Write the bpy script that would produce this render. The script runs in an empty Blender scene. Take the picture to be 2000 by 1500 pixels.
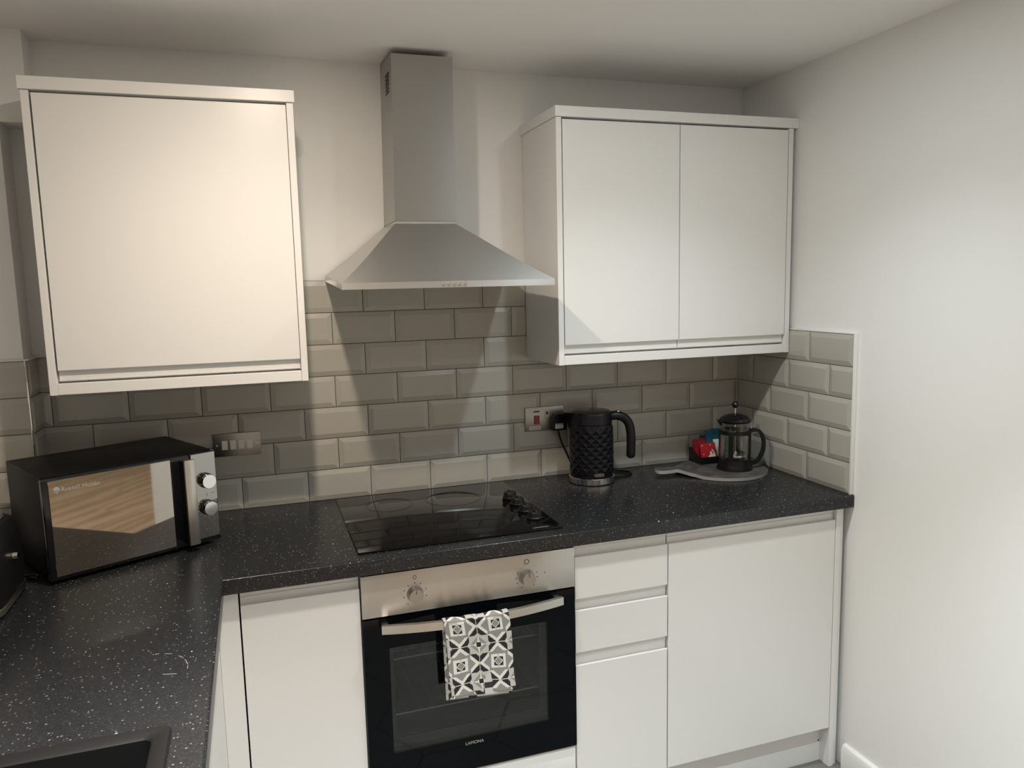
import bpy, bmesh, math, random
from mathutils import Vector, Matrix
random.seed(7)
PI = math.pi
sc = bpy.context.scene
col = sc.collection

# ------------------------------------------------------------------ camera
CAM = Vector((-0.34455, -2.52036, 1.59941))
F_PX, YAW, PITCH, ROLL = 1500.0, 0.3239, -0.1297, -0.0227
fw = Vector((math.sin(YAW)*math.cos(PITCH), math.cos(YAW)*math.cos(PITCH), math.sin(PITCH)))
r0 = Vector((math.cos(YAW), -math.sin(YAW), 0)); u0 = r0.cross(fw)
rt = math.cos(ROLL)*r0 + math.sin(ROLL)*u0
up = -math.sin(ROLL)*r0 + math.cos(ROLL)*u0
cam_d = bpy.data.cameras.new('camera'); cam = bpy.data.objects.new('camera', cam_d); col.objects.link(cam)
cam_d.sensor_width = 36.0; cam_d.lens = F_PX/2000*36.0; cam_d.clip_start = 0.05
cam.matrix_world = Matrix(((rt.x, up.x, -fw.x, CAM.x), (rt.y, up.y, -fw.y, CAM.y), (rt.z, up.z, -fw.z, CAM.z), (0, 0, 0, 1)))
sc.camera = cam

# ------------------------------------------------------------------ world, exposure, lamp settings
w = bpy.data.worlds.new('world'); sc.world = w; w.use_nodes = True
w.node_tree.nodes['Background'].inputs[0].default_value = (0.02, 0.02, 0.02, 1)
w.node_tree.nodes['Background'].inputs[1].default_value = 1.0
sc.view_settings.view_transform = 'Standard'; sc.view_settings.look = 'None'
sc.view_settings.gamma = 1.0; sc.view_settings.use_curve_mapping = False
sc.view_settings.exposure = 0.36
CEIL = 2.296
WARM, COOL, NEUT = (1.0, 0.85, 0.69), (0.88, 1.0, 1.04), (1.0, 0.985, 0.96)
DOWNLIGHTS = [  # x, y, beam watts, beam angle, spill watts, colour, label
    (-0.266, -0.985, 17, 145, 7.4, WARM, 'recessed ceiling downlight in front of the single door wall cabinet'),
    (0.728, -1.000, 22, 125, 1.9, COOL, 'recessed ceiling downlight in front of the double door wall cabinet'),
    (-0.277, -1.780, 165, 84, 1.0, NEUT, 'recessed ceiling downlight over the floor on the sink side'),
    (0.728, -1.780, 132, 84, 1.0, COOL, 'recessed ceiling downlight over the floor near the end of right wall'),
    (2.6, -3.4, 85, 130, 1.2, NEUT, 'added fill downlight over the wooden floor beside right wall'),  # added unseen lamp: lights the wood floor and fills the kitchen
    (0.6, -3.7, 85, 130, 1.2, NEUT, 'added fill downlight over the wooden floor behind the kitchen'),  # unseen too, put in as soft fill from behind the camera
]

# ------------------------------------------------------------------ materials
def mat(name, colr=(0.8, 0.8, 0.8), rough=0.5, metal=0.0, spec=0.5, coat=0.0, aniso=0.0):
    m = bpy.data.materials.new(name); m.use_nodes = True
    b = m.node_tree.nodes['Principled BSDF']
    b.inputs['Base Color'].default_value = (*colr, 1); b.inputs['Roughness'].default_value = rough
    b.inputs['Metallic'].default_value = metal; b.inputs['Specular IOR Level'].default_value = spec
    b.inputs['Coat Weight'].default_value = coat; b.inputs['Coat Roughness'].default_value = 0.03
    b.inputs['Anisotropic'].default_value = aniso
    return m
def nodes(m): return m.node_tree.nodes, m.node_tree.links, m.node_tree.nodes['Principled BSDF']
def coords(m, scale=(1, 1, 1), out='Object', rot=(0, 0, 0)):
    N, L, b = nodes(m); t = N.new('ShaderNodeTexCoord'); mp = N.new('ShaderNodeMapping')
    mp.inputs['Scale'].default_value = scale; mp.inputs['Rotation'].default_value = rot
    L.new(t.outputs[out], mp.inputs['Vector']); return mp.outputs['Vector']
def noise(m, vec, scale, detail=4, rough=0.5):
    N, L, b = nodes(m); n = N.new('ShaderNodeTexNoise'); n.inputs['Scale'].default_value = scale
    n.inputs['Detail'].default_value = detail; n.inputs['Roughness'].default_value = rough
    L.new(vec, n.inputs['Vector']); return n
def ramp(m, fac, stops):
    N, L, b = nodes(m); r = N.new('ShaderNodeValToRGB'); e = r.color_ramp.elements
    e[0].position, e[0].color = stops[0][0], (*stops[0][1], 1); e[1].position, e[1].color = stops[-1][0], (*stops[-1][1], 1)
    for p, c in stops[1:-1]:
        k = e.new(p); k.color = (*c, 1)
    L.new(fac, r.inputs['Fac']); return r.outputs['Color']
def bump(m, h, strength=0.1, dist=0.001):
    N, L, b = nodes(m); bp = N.new('ShaderNodeBump'); bp.inputs['Strength'].default_value = strength
    bp.inputs['Distance'].default_value = dist; L.new(h, bp.inputs['Height']); L.new(bp.outputs['Normal'], b.inputs['Normal'])
def mixc(m, fac, a, b_, mode='MIX'):
    N, L, b = nodes(m); x = N.new('ShaderNodeMix'); x.data_type = 'RGBA'; x.blend_type = mode
    for sock, v in ((x.inputs[0], fac), (x.inputs[6], a), (x.inputs[7], b_)):
        if isinstance(v, (int, float)): sock.default_value = v
        elif isinstance(v, tuple): sock.default_value = (*v, 1)
        else: L.new(v, sock)
    return x.outputs[2]

M = {}
M['wall'] = mat('wall_paint', (0.86, 0.855, 0.835), 0.65, spec=0.25)
v = coords(M['wall']); bump(M['wall'], noise(M['wall'], v, 90, 3).outputs['Fac'], 0.06, 0.002)
M['ceiling'] = mat('ceiling_paint', (0.90, 0.895, 0.885), 0.7, spec=0.2)
v = coords(M['ceiling']); bump(M['ceiling'], noise(M['ceiling'], v, 60, 3).outputs['Fac'], 0.06, 0.002)
M['white'] = mat('white_door_lacquer', (0.82, 0.815, 0.80), 0.33, spec=0.42)
M['carcass'] = mat('white_melamine', (0.74, 0.735, 0.71), 0.45, spec=0.4)
M['trimwhite'] = mat('white_gloss_trim', (0.82, 0.82, 0.80), 0.25)
M['tile'] = mat('warm_grey_glazed_tile', (0.40, 0.385, 0.345), 0.22, spec=0.5)
N_, L_, B_ = nodes(M['tile'])
oi = N_.new('ShaderNodeObjectInfo')
L_.new(ramp(M['tile'], oi.outputs['Random'], [(0.0, (0.445, 0.425, 0.377)), (0.5, (0.46, 0.44, 0.392)), (1.0, (0.475, 0.455, 0.407))]), B_.inputs['Base Color'])
v = coords(M['tile']); bump(M['tile'], noise(M['tile'], v, 25, 2).outputs['Fac'], 0.05, 0.003)
M['grout'] = mat('dark_grey_grout', (0.085, 0.08, 0.07), 0.9, spec=0.1)
# speckled worktop laminate
m = M['worktop'] = mat('speckled_black_laminate', (0.03, 0.03, 0.03), 0.27, spec=0.4)
N_, L_, B_ = nodes(m); v = coords(m)
n1 = noise(m, v, 260, 3, 0.7)
base = ramp(m, n1.outputs['Fac'], [(0.35, (0.0095, 0.0108, 0.0125)), (0.55, (0.017, 0.0185, 0.0205)), (0.72, (0.042, 0.043, 0.045))])
def specks(scale, keep, size):
    vo = N_.new('ShaderNodeTexVoronoi'); vo.inputs['Scale'].default_value = scale; L_.new(v, vo.inputs['Vector'])
    sep = N_.new('ShaderNodeSeparateColor'); L_.new(vo.outputs['Color'], sep.inputs['Color'])
    a = N_.new('ShaderNodeMath'); a.operation = 'GREATER_THAN'; L_.new(sep.outputs[0], a.inputs[0]); a.inputs[1].default_value = keep
    sz = N_.new('ShaderNodeMath'); sz.operation = 'MULTIPLY'; L_.new(sep.outputs[1], sz.inputs[0]); sz.inputs[1].default_value = size
    l = N_.new('ShaderNodeMath'); l.operation = 'LESS_THAN'; L_.new(vo.outputs['Distance'], l.inputs[0]); L_.new(sz.outputs[0], l.inputs[1])
    mu = N_.new('ShaderNodeMath'); mu.operation = 'MULTIPLY'; L_.new(a.outputs[0], mu.inputs[0]); L_.new(l.outputs[0], mu.inputs[1])
    return mu.outputs[0]
c = mixc(m, specks(190, 0.80, 0.42), base, (0.16, 0.16, 0.155))
c = mixc(m, specks(75, 0.905, 0.16), c, (0.75, 0.75, 0.72))
L_.new(c, B_.inputs['Base Color'])
bump(m, noise(m, v, 500, 2).outputs['Fac'], 0.04, 0.0005)
# brushed steel
def steel(name, c, r, stretch, var=0.06, an=0.75):
    m = mat(name, c, r, 1.0, aniso=an); N_, L_, B_ = nodes(m)
    B_.inputs['Anisotropic Rotation'].default_value = 0.25
    tg = N_.new('ShaderNodeTangent'); tg.direction_type = 'UV_MAP'; tg.uv_map = 'brush'; L_.new(tg.outputs[0], B_.inputs['Tangent'])
    v = coords(m, stretch); n = noise(m, v, 6, 6, 0.6)
    rr = N_.new('ShaderNodeMapRange'); rr.inputs['To Min'].default_value = r - var*0.5; rr.inputs['To Max'].default_value = r + var
    L_.new(n.outputs['Fac'], rr.inputs['Value']); L_.new(rr.outputs[0], B_.inputs['Roughness'])
    bump(m, n.outputs['Fac'], 0.03, 0.0005); return m
M['steel'] = steel('brushed_steel', (0.60, 0.595, 0.58), 0.34, (1.5, 90, 90))
M['steel_v'] = steel('brushed_steel_chimney', (0.40, 0.40, 0.39), 0.36, (1.5, 90, 90))
M['steel_oven'] = steel('brushed_steel_oven_panel', (0.56, 0.53, 0.49), 0.33, (1.2, 60, 60), 0.14)
M['steel_plate'] = steel('brushed_steel_plate', (0.40, 0.38, 0.345), 0.36, (2, 90, 90))
M['alu'] = mat('satin_aluminium', (0.60, 0.58, 0.54), 0.33, 1.0)
M['knobalu'] = mat('satin_grey_knob', (0.40, 0.39, 0.375), 0.36, 1.0)
M['rackmetal'] = mat('bright_rack_wire', (0.70, 0.70, 0.68), 0.45, 0.6)
M['chrome'] = mat('polished_chrome', (0.75, 0.74, 0.72), 0.10, 1.0)
M['blk'] = mat('black_plastic', (0.007, 0.007, 0.008), 0.40, spec=0.3)
M['blkgloss'] = mat('black_gloss_plastic', (0.008, 0.008, 0.010), 0.12)
M['blkmatt'] = mat('black_painted_metal', (0.004, 0.004, 0.004), 0.40, spec=0.09)
M['kettleblk'] = mat('black_kettle_plastic', (0.006, 0.006, 0.009), 0.27, spec=0.3)
M['glassblk'] = mat('black_ceramic_glass', (0.003, 0.003, 0.003), 0.04, spec=0.30)
M['ovenglass'] = mat('black_oven_glass', (0.0025, 0.0035, 0.005), 0.05, spec=0.14)
M['ring'] = mat('hob_zone_print', (0.014, 0.014, 0.014), 0.04, spec=0.30)
M['enamel'] = mat('oven_grey_enamel', (0.16, 0.165, 0.165), 0.35)
M['ovenborder'] = mat('oven_inner_frame', (0.035, 0.04, 0.042), 0.3)
M['mirror'] = mat('mirror_finish_door_glass', (0.43, 0.40, 0.36), 0.03, 1.0)
M['mwpanel'] = mat('smoked_mirror_panel', (0.34, 0.33, 0.31), 0.04, 1.0)
M['sink'] = mat('black_granite_composite', (0.010, 0.010, 0.0105), 0.45, spec=0.35)
v = coords(M['sink']); bump(M['sink'], noise(M['sink'], v, 400, 3).outputs['Fac'], 0.15, 0.0008)
M['switchwhite'] = mat('grey_white_rocker', (0.78, 0.76, 0.71), 0.35)
M['labelwhite'] = mat('printed_label', (0.62, 0.62, 0.58), 0.5)
M['labelteal'] = mat('printed_label_stripe', (0.25, 0.42, 0.42), 0.5)
M['print'] = mat('dark_print', (0.02, 0.02, 0.02), 0.5)
M['printgrey'] = mat('grey_print', (0.35, 0.35, 0.34), 0.5)
M['logoprint'] = mat('pale_logo_print', (0.42, 0.41, 0.39), 0.5)
M['red'] = mat('red_switch', (0.26, 0.012, 0.018), 0.3)
M['redpack'] = mat('red_foil_sachet', (0.42, 0.018, 0.025), 0.3)
M['redpack2'] = mat('dark_red_foil_sachet', (0.22, 0.012, 0.022), 0.35)
M['teal'] = mat('teal_sachet', (0.012, 0.13, 0.19), 0.4)
M['navy'] = mat('navy_sachet', (0.02, 0.035, 0.05), 0.4)
M['whitepack'] = mat('white_sachet', (0.62, 0.65, 0.63), 0.45)
M['cream'] = mat('cream_print', (0.72, 0.68, 0.60), 0.5)
m = M['marble'] = mat('grey_stone_board', (0.2, 0.2, 0.2), 0.4)
v = coords(m); N_, L_, B_ = nodes(m)
L_.new(ramp(m, noise(m, v, 28, 8, 0.65).outputs['Fac'], [(0.3, (0.05, 0.048, 0.048)), (0.5, (0.095, 0.091, 0.089)), (0.68, (0.17, 0.165, 0.16))]), B_.inputs['Base Color'])
M['marble_edge'] = mat('pale_stone_edge', (0.42, 0.41, 0.39), 0.45)
m = M['glass'] = bpy.data.materials.new('clear_glass'); m.use_nodes = True
N_ = m.node_tree.nodes; L_ = m.node_tree.links; N_.remove(N_['Principled BSDF'])
o_ = N_['Material Output']; tr = N_.new('ShaderNodeBsdfTransparent'); gl = N_.new('ShaderNodeBsdfGlossy'); mx = N_.new('ShaderNodeMixShader'); lw = N_.new('ShaderNodeLayerWeight')
tr.inputs[0].default_value = (0.90, 0.92, 0.91, 1); gl.inputs['Roughness'].default_value = 0.03; lw.inputs['Blend'].default_value = 0.25
L_.new(lw.outputs['Facing'], mx.inputs[0]); L_.new(tr.outputs[0], mx.inputs[1]); L_.new(gl.outputs[0], mx.inputs[2]); L_.new(mx.outputs[0], o_.inputs[0])
m = M['tint'] = bpy.data.materials.new('tinted_oven_window'); m.use_nodes = True
N_ = m.node_tree.nodes; L_ = m.node_tree.links; N_.remove(N_['Principled BSDF'])
o_ = N_['Material Output']; tr = N_.new('ShaderNodeBsdfTransparent'); gl = N_.new('ShaderNodeBsdfGlossy'); mx = N_.new('ShaderNodeMixShader'); fr = N_.new('ShaderNodeFresnel')
tr.inputs[0].default_value = (0.72, 0.75, 0.75, 1); gl.inputs['Roughness'].default_value = 0.04; fr.inputs['IOR'].default_value = 1.5
L_.new(fr.outputs[0], mx.inputs[0]); L_.new(tr.outputs[0], mx.inputs[1]); L_.new(gl.outputs[0], mx.inputs[2]); L_.new(mx.outputs[0], o_.inputs[0])
# floors
m = M['floortile'] = mat('dark_grey_floor_tile', (0.08, 0.075, 0.07), 0.35)
v = coords(m, (1, 6, 1)); N_, L_, B_ = nodes(m)
L_.new(ramp(m, noise(m, v, 5, 6).outputs['Fac'], [(0.3, (0.145, 0.138, 0.13)), (0.7, (0.215, 0.205, 0.195))]), B_.inputs['Base Color'])
m = M['wood'] = mat('oak_floor_plank', (0.4, 0.28, 0.17), 0.5)
v = coords(m, (1.0, 3.6, 1)); N_, L_, B_ = nodes(m)
dn = noise(m, v, 1.6, 3); wv = N_.new('ShaderNodeTexWave'); wv.wave_type = 'BANDS'; wv.bands_direction = 'Y'
wv.inputs['Scale'].default_value = 0.55; wv.inputs['Distortion'].default_value = 9.0; wv.inputs['Detail'].default_value = 4; wv.inputs['Detail Scale'].default_value = 1.3
oi = N_.new('ShaderNodeObjectInfo'); ad = N_.new('ShaderNodeVectorMath'); ad.operation = 'ADD'; cmb = N_.new('ShaderNodeMath'); cmb.operation = 'MULTIPLY'; cmb.inputs[1].default_value = 40
L_.new(oi.outputs['Random'], cmb.inputs[0]); L_.new(v, ad.inputs[0]); L_.new(cmb.outputs[0], ad.inputs[1]); L_.new(ad.outputs[0], wv.inputs['Vector'])
L_.new(ramp(m, wv.outputs['Fac'], [(0.0, (0.36, 0.25, 0.155)), (0.5, (0.48, 0.355, 0.23)), (1.0, (0.56, 0.435, 0.30))]), B_.inputs['Base Color'])
m = M['towel'] = mat('printed_cotton', (0.8, 0.8, 0.8), 0.9, spec=0.1)
N_, L_, B_ = nodes(m); at = N_.new('ShaderNodeAttribute'); at.attribute_name = 'print'; L_.new(at.outputs['Color'], B_.inputs['Base Color'])
v = coords(m); bump(m, noise(m, v, 700, 2).outputs['Fac'], 0.15, 0.0006)
m = M['lens'] = mat('lit_downlight_lens', (0.9, 0.9, 0.9), 0.4)
nodes(m)[2].inputs['Emission Color'].default_value = (1, 0.93, 0.84, 1); nodes(m)[2].inputs['Emission Strength'].default_value = 12.0

# ------------------------------------------------------------------ mesh helpers
class MB:
    def __init__(s): s.bm = bmesh.new()
    def box(s, x0, x1, y0, y1, z0, z1, bev=0.0, seg=2, rot=None):
        vs = [s.bm.verts.new((x, y, z)) for z in (z0, z1) for y in (y0, y1) for x in (x0, x1)]
        fs = [(0, 2, 3, 1), (4, 5, 7, 6), (0, 1, 5, 4), (2, 6, 7, 3), (0, 4, 6, 2), (1, 3, 7, 5)]
        faces = [s.bm.faces.new([vs[i] for i in f]) for f in fs]
        if bev > 0:
            ed = list({e for f in faces for e in f.edges})
            bmesh.ops.bevel(s.bm, geom=ed, offset=bev, segments=seg, affect='EDGES', profile=0.5)
        return s
    def prism(s, pts, axis, a, b):
        """polygon pts in the two other axes, extruded along axis (0,1,2) from a to b"""
        def P(p, t):
            q = list(p); q.insert(axis, t); return q
        n = len(pts); A = [s.bm.verts.new(P(p, a)) for p in pts]; B = [s.bm.verts.new(P(p, b)) for p in pts]
        s.bm.faces.new(A); s.bm.faces.new(B[::-1])
        for i in range(n): s.bm.faces.new((A[i], B[i], B[(i+1) % n], A[(i+1) % n]))
        return s
    def hexa(s, lo, hi):
        """frustum-like solid from two quads (4 pts each, same order)"""
        A = [s.bm.verts.new(p) for p in lo]; B = [s.bm.verts.new(p) for p in hi]
        s.bm.faces.new(A); s.bm.faces.new(B[::-1])
        for i in range(4): s.bm.faces.new((A[i], B[i], B[(i+1) % 4], A[(i+1) % 4]))
        return s
    def lathe(s, prof, c=(0, 0, 0), n=40, sx=1, sy=1):
        rings = []
        for r, z in prof:
            if r < 1e-6: rings.append([s.bm.verts.new((c[0], c[1], c[2]+z))])
            else: rings.append([s.bm.verts.new((c[0]+sx*r*math.cos(2*PI*i/n), c[1]+sy*r*math.sin(2*PI*i/n), c[2]+z)) for i in range(n)])
        for a, b in zip(rings, rings[1:]):
            for i in range(n):
                j = (i+1) % n
                if len(a) == 1 and len(b) == 1: continue
                if len(a) == 1: s.bm.faces.new((a[0], b[i], b[j]))
                elif len(b) == 1: s.bm.faces.new((a[i], b[0], a[j]))
                else: s.bm.faces.new((a[i], b[i], b[j], a[j]))
        for k, ring in ((0, rings[0]), (-1, rings[-1])):
            if len(ring) > 1 and prof[0] != prof[-1]: s.bm.faces.new(ring)
        return s
    def disc_x(s, c, r, d, axis, n=28, r2=None):
        """cylinder along axis from c by d"""
        r2 = r if r2 is None else r2
        A, B = [], []
        for i in range(n):
            ca, sa = math.cos(2*PI*i/n), math.sin(2*PI*i/n)
            for lst, rr, t in ((A, r, 0), (B, r2, d)):
                q = [rr*ca, rr*sa]; q.insert(axis, t)
                lst.append(s.bm.verts.new((c[0]+q[0], c[1]+q[1], c[2]+q[2])))
        s.bm.faces.new(A); s.bm.faces.new(B[::-1])
        for i in range(n): s.bm.faces.new((A[i], B[i], B[(i+1) % n], A[(i+1) % n]))
        return s
    def tube(s, pts, r, n=10, sect=None, upv=(0, 0, 1)):
        """swept tube; sect = list of (a,b) offsets for a custom section; r may be a list"""
        pts = [Vector(p) for p in pts]; rings = []
        upv = Vector(upv)
        for i, p in enumerate(pts):
            t = (pts[min(i+1, len(pts)-1)] - pts[max(i-1, 0)]).normalized()
            a = t.cross(upv)
            if a.length < 1e-3: a = t.cross(Vector((1, 0, 0)))
            a.normalize(); b = a.cross(t).normalized(); upv = b
            rr = r[i] if isinstance(r, (list, tuple)) else r
            if sect: ring = [p + a*q[0] + b*q[1] for q in sect]
            else: ring = [p + a*(rr*math.cos(2*PI*k/n)) + b*(rr*math.sin(2*PI*k/n)) for k in range(n)]
            rings.append([s.bm.verts.new(q) for q in ring])
        for A, B in zip(rings, rings[1:]):
            k = len(A)
            for i in range(k): s.bm.faces.new((A[i], B[i], B[(i+1) % k], A[(i+1) % k]))
        s.bm.faces.new(rings[0]); s.bm.faces.new(rings[-1][::-1]); return s
    def mesh(s, name, smooth=35, shift=None):
        if shift is not None: bmesh.ops.translate(s.bm, verts=s.bm.verts, vec=shift)
        bmesh.ops.recalc_face_normals(s.bm, faces=s.bm.faces)
        me = bpy.data.meshes.new(name); s.bm.to_mesh(me); s.bm.free()
        if smooth:
            me.shade_smooth(); me.set_sharp_from_angle(angle=math.radians(smooth))
        return me

def root_of(o):
    while o.parent: o = o.parent
    return o
def obj(name, mb, material, parent=None, local=False, smooth=35, label=None, kind=None):
    shift = None
    if parent is not None and not local: shift = -root_of(parent).location
    me = mb.mesh(name, smooth, shift); me.materials.append(M[material] if isinstance(material, str) else material)
    if 'brushed' in me.materials[0].name:
        uv = me.uv_layers.new(name='brush')
        for p in me.polygons:
            for li in p.loop_indices:
                q = me.vertices[me.loops[li].vertex_index].co; uv.data[li].uv = (q.x+0.37*q.y, q.z-0.2*q.y)
    o = bpy.data.objects.new(name, me); col.objects.link(o); o.parent = parent
    if label: o['label'] = label
    if kind: o['kind'] = kind
    return o
def thing(name, label, cat, loc=(0, 0, 0), rotz=0.0, group=None):
    o = bpy.data.objects.new(name, None); col.objects.link(o); o.location = loc; o.rotation_euler = (0, 0, rotz)
    o.empty_display_size = 0.05; o['label'] = label; o['category'] = cat
    if group: o['group'] = group
    return o
def tag(o, label, cat, group=None):
    o['label'] = label; o['category'] = cat
    if group: o['group'] = group
    return o
def struct(name, mb, material, parent=None, label=None, smooth=35):
    o = obj(name, mb, material, parent, smooth=smooth)
    if parent is None: o['kind'] = 'structure'
    if label: o['label'] = label
    return o
def text_mesh(name, txt, size, material, parent, M4, depth=0.0004, bold=0.0, align='CENTER'):
    cu = bpy.data.curves.new(name, 'FONT'); cu.body = txt; cu.size = size; cu.extrude = depth; cu.offset = bold
    cu.align_x = align; cu.align_y = 'CENTER'; cu.resolution_u = 3
    t = bpy.data.objects.new(name+'_tmp', cu); col.objects.link(t)
    bpy.context.view_layer.update()
    me = bpy.data.meshes.new_from_object(t.evaluated_get(bpy.context.evaluated_depsgraph_get()))
    bpy.data.objects.remove(t); bpy.data.curves.remove(cu)
    me.transform(M4); me.materials.clear(); me.materials.append(M[material]); me.name = name
    o = bpy.data.objects.new(name, me); col.objects.link(o); o.parent = parent
    return o
def basis(o, ax, ay):
    ax = Vector(ax).normalized(); ay = Vector(ay).normalized(); az = ax.cross(ay)
    return Matrix(((ax.x, ay.x, az.x, o[0]), (ax.y, ay.y, az.y, o[1]), (ax.z, ay.z, az.z, o[2]), (0, 0, 0, 1)))

# ------------------------------------------------------------------ room shell
FL = -0.02
XL, XR, YB = -1.06, 1.433, 0.010          # painted wall planes
YE, XF, YF = -2.23, 4.2, -5.0             # end of right wall, far walls
wall_back = struct('wall_back', MB().box(XL-0.12, XR+0.12, YB, YB+0.12, FL, CEIL), 'wall', label='pale warm white painted wall with grey brick tiles')
wall_right = struct('wall_right', MB().box(XR, XR+0.12, YE, YB, FL, CEIL), 'wall', label='plain off white painted wall beside the worktop end')
WY0, WY1, WZ0, WZ1 = -2.05, -0.36, 1.06, 2.10
struct('wall_left', MB().box(XL-0.12, XL, YF, WY0, FL, CEIL).box(XL-0.12, XL, WY1, YB, FL, CEIL).box(XL-0.12, XL, WY0, WY1, FL, WZ0).box(XL-0.12, XL, WY0, WY1, WZ1, CEIL), 'wall', label='off white wall behind the toaster and sink')
B = MB()
for y0, y1, z0, z1 in ((WY0, WY1, WZ0, WZ0+0.06), (WY0, WY1, WZ1-0.06, WZ1), (WY0, WY0+0.06, WZ0+0.06, WZ1-0.06), (WY1-0.06, WY1, WZ0+0.06, WZ1-0.06), ((WY0+WY1)/2-0.035, (WY0+WY1)/2+0.035, WZ0+0.06, WZ1-0.06)): B.box(XL-0.115, XL-0.06, y0, y1, z0, z1)
win = struct('added_window', B, 'trimwhite', label='unseen white framed window added over the sink, dark panes')  # unseen; added with dark panes to cut bounce from the left wall
obj('pane', MB().box(XL-0.095, XL-0.085, WY0+0.06, (WY0+WY1)/2-0.035, WZ0+0.06, WZ1-0.06), 'glassblk', win)
obj('pane', MB().box(XL-0.095, XL-0.085, (WY0+WY1)/2+0.035, WY1-0.06, WZ0+0.06, WZ1-0.06), 'glassblk', win)
struct('wall_front', MB().box(XL-0.12, XF+0.12, YF-0.12, YF, FL, CEIL), 'wall', label='off white wall of the room behind')
struct('wall_far', MB().box(XF, XF+0.12, YF, YE+0.12, FL, CEIL), 'wall', label='off white far wall of the adjoining room')
struct('wall_return', MB().box(XR+0.12, XF, YE, YE+0.12, FL, CEIL), 'wall', label='off white wall turning away at the end of right wall')
struct('ceiling', MB().box(XL-0.12, XF+0.12, YF-0.12, YB+0.12, CEIL, CEIL+0.1), 'ceiling', label='plain white painted ceiling')
# boxed pillar and bulkhead in the left corner
YP = -0.088
struct('wall_pillar', MB().box(XL, -0.948, YP, YB, 0.8705, 2.057), 'wall', label='narrow boxed pillar in the corner left of wall cabinet')
struct('wall_bulkhead', MB().box(XL, -0.876, YP, YB, 2.057, CEIL), 'wall', label='boxed bulkhead under the ceiling above the corner pillar')
# floor: dark hexagon tiles in the kitchen, wood beyond
floor = struct('floor', MB().box(XL-0.12, XF+0.12, YF-0.12, YB+0.12, FL-0.12, FL-0.0135), 'grout', label='dark grey hexagon tiled kitchen floor')
a = 0.26; YW = -2.25
def clip(poly, f):
    out = []
    for i in range(len(poly)):
        p, q = poly[i], poly[(i+1) % len(poly)]
        fp, fq = f(p), f(q)
        if fp >= 0: out.append(p)
        if (fp >= 0) != (fq >= 0):
            t = fp/(fp-fq); out.append((p[0]+t*(q[0]-p[0]), p[1]+t*(q[1]-p[1])))
    return out
hx0, hy0 = 0.387 - a/2, -1.152 + a*math.sqrt(3)/2
for i in range(-4, 5):
    for j in range(-5, 6):
        cx = hx0 + 1.5*a*i; cy = hy0 + math.sqrt(3)*a*(j + 0.5*(i % 2))
        poly = [(cx+(a-0.002)*math.cos(k*PI/3), cy+(a-0.002)*math.sin(k*PI/3)) for k in range(6)]
        for fn in (lambda p: p[0]-XL, lambda p: XR-p[0], lambda p: YB-0.005-p[1], lambda p: p[1]-YW):
            poly = clip(poly, fn) if poly else poly
        if len(poly) > 2:
            obj('floor_tile', MB().prism(poly, 2, FL-0.0135, FL), 'floortile', floor, smooth=0)
planks = {}
pw, pl = 0.19, 1.9
y = YW - 0.004; row = 0
while y - pw > YF:
    x = XL - (row*0.7 % pl)
    while x < XF:
        xa, xb = max(x, XL), min(x+pl-0.003, XF)
        if xb - xa > 0.05:
            k = round(xb-xa, 4)
            if k not in planks:
                planks[k] = MB().box(0, k, -pw+0.002, 0, -0.013, 0, 0.0015, 1).mesh('floor_plank', 0); planks[k].materials.append(M['wood'])
            o = bpy.data.objects.new('floor_plank', planks[k]); col.objects.link(o); o.location = (xa, y, FL-0.0002); o.parent = floor
        x += pl
    y -= pw; row += 1

# ------------------------------------------------------------------ wall tiles
TX, TZ, J = 0.2022, 0.102, 0.0022
ZB = [0.910] + [0.910 + 0.1013 + TZ*k for k in range(7)]
tile_cache = {}
def tile_mesh(wd, ht, fl):
    """bevelled metro tile: local x 0..wd, z 0..ht, front towards -y; fl = (left, right, bottom, top) bevels"""
    key = (round(wd, 4), round(ht, 4), fl)
    if key not in tile_cache:
        b, rise = 0.0155, 0.0042
        x0, x1, z0, z1 = (b if fl[0] else 0), (wd-b if fl[1] else wd), (b if fl[2] else 0), (ht-b if fl[3] else ht)
        B = MB(); bm = B.bm
        back = [bm.verts.new(p) for p in ((0, 0.009, 0), (wd, 0.009, 0), (wd, 0.009, ht), (0, 0.009, ht))]
        edge = []
        for p in ((0, 0), (wd, 0), (wd, ht), (0, ht)): edge.append(bm.verts.new((p[0], 0.0005, p[1])))
        top = [bm.verts.new((p[0], -rise, p[1])) for p in ((x0, z0), (x1, z0), (x1, z1), (x0, z1))]
        bm.faces.new(back)
        for i in range(4):
            j = (i+1) % 4
            bm.faces.new((back[i], edge[i], edge[j], back[j])); bm.faces.new((edge[i], top[i], top[j], edge[j]))
        bm.faces.new(top)
        me = B.mesh('tile', 0); me.materials.append(M['tile']); tile_cache[key] = me
    return tile_cache[key]
def lay_row(parent, place, s0, s1, z0, z1, joints, bt=(True, True)):
    """cut the strip s0..s1 at joints; full tiles keep all bevels, cut tiles lose the bevel of the cut side"""
    cuts = [s0] + [j for j in joints if s0+0.004 < j < s1-0.004] + [s1]
    for k in range(len(cuts)-1):
        p, q = cuts[k], cuts[k+1]
        full = abs((q-p) - TX) < 0.004
        lf = full or k > 0; rf = full or k < len(cuts)-2
        gl = J/2 if k > 0 else 0.0006; gr = J/2 if k < len(cuts)-2 else 0.0006
        if q-p-gl-gr < 0.022: lf = rf = False
        elif q-p-gl-gr < 0.036 and lf and rf: rf = False
        me = tile_mesh(q-p-gl-gr, z1-z0-J, (lf, rf, bt[0], bt[1]))
        o = bpy.data.objects.new('tile', me); col.objects.link(o); o.parent = parent
        place(o, p+gl, z0+J/2)
def place_back(o, s, z): o.location = (s, 0, z)
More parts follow.
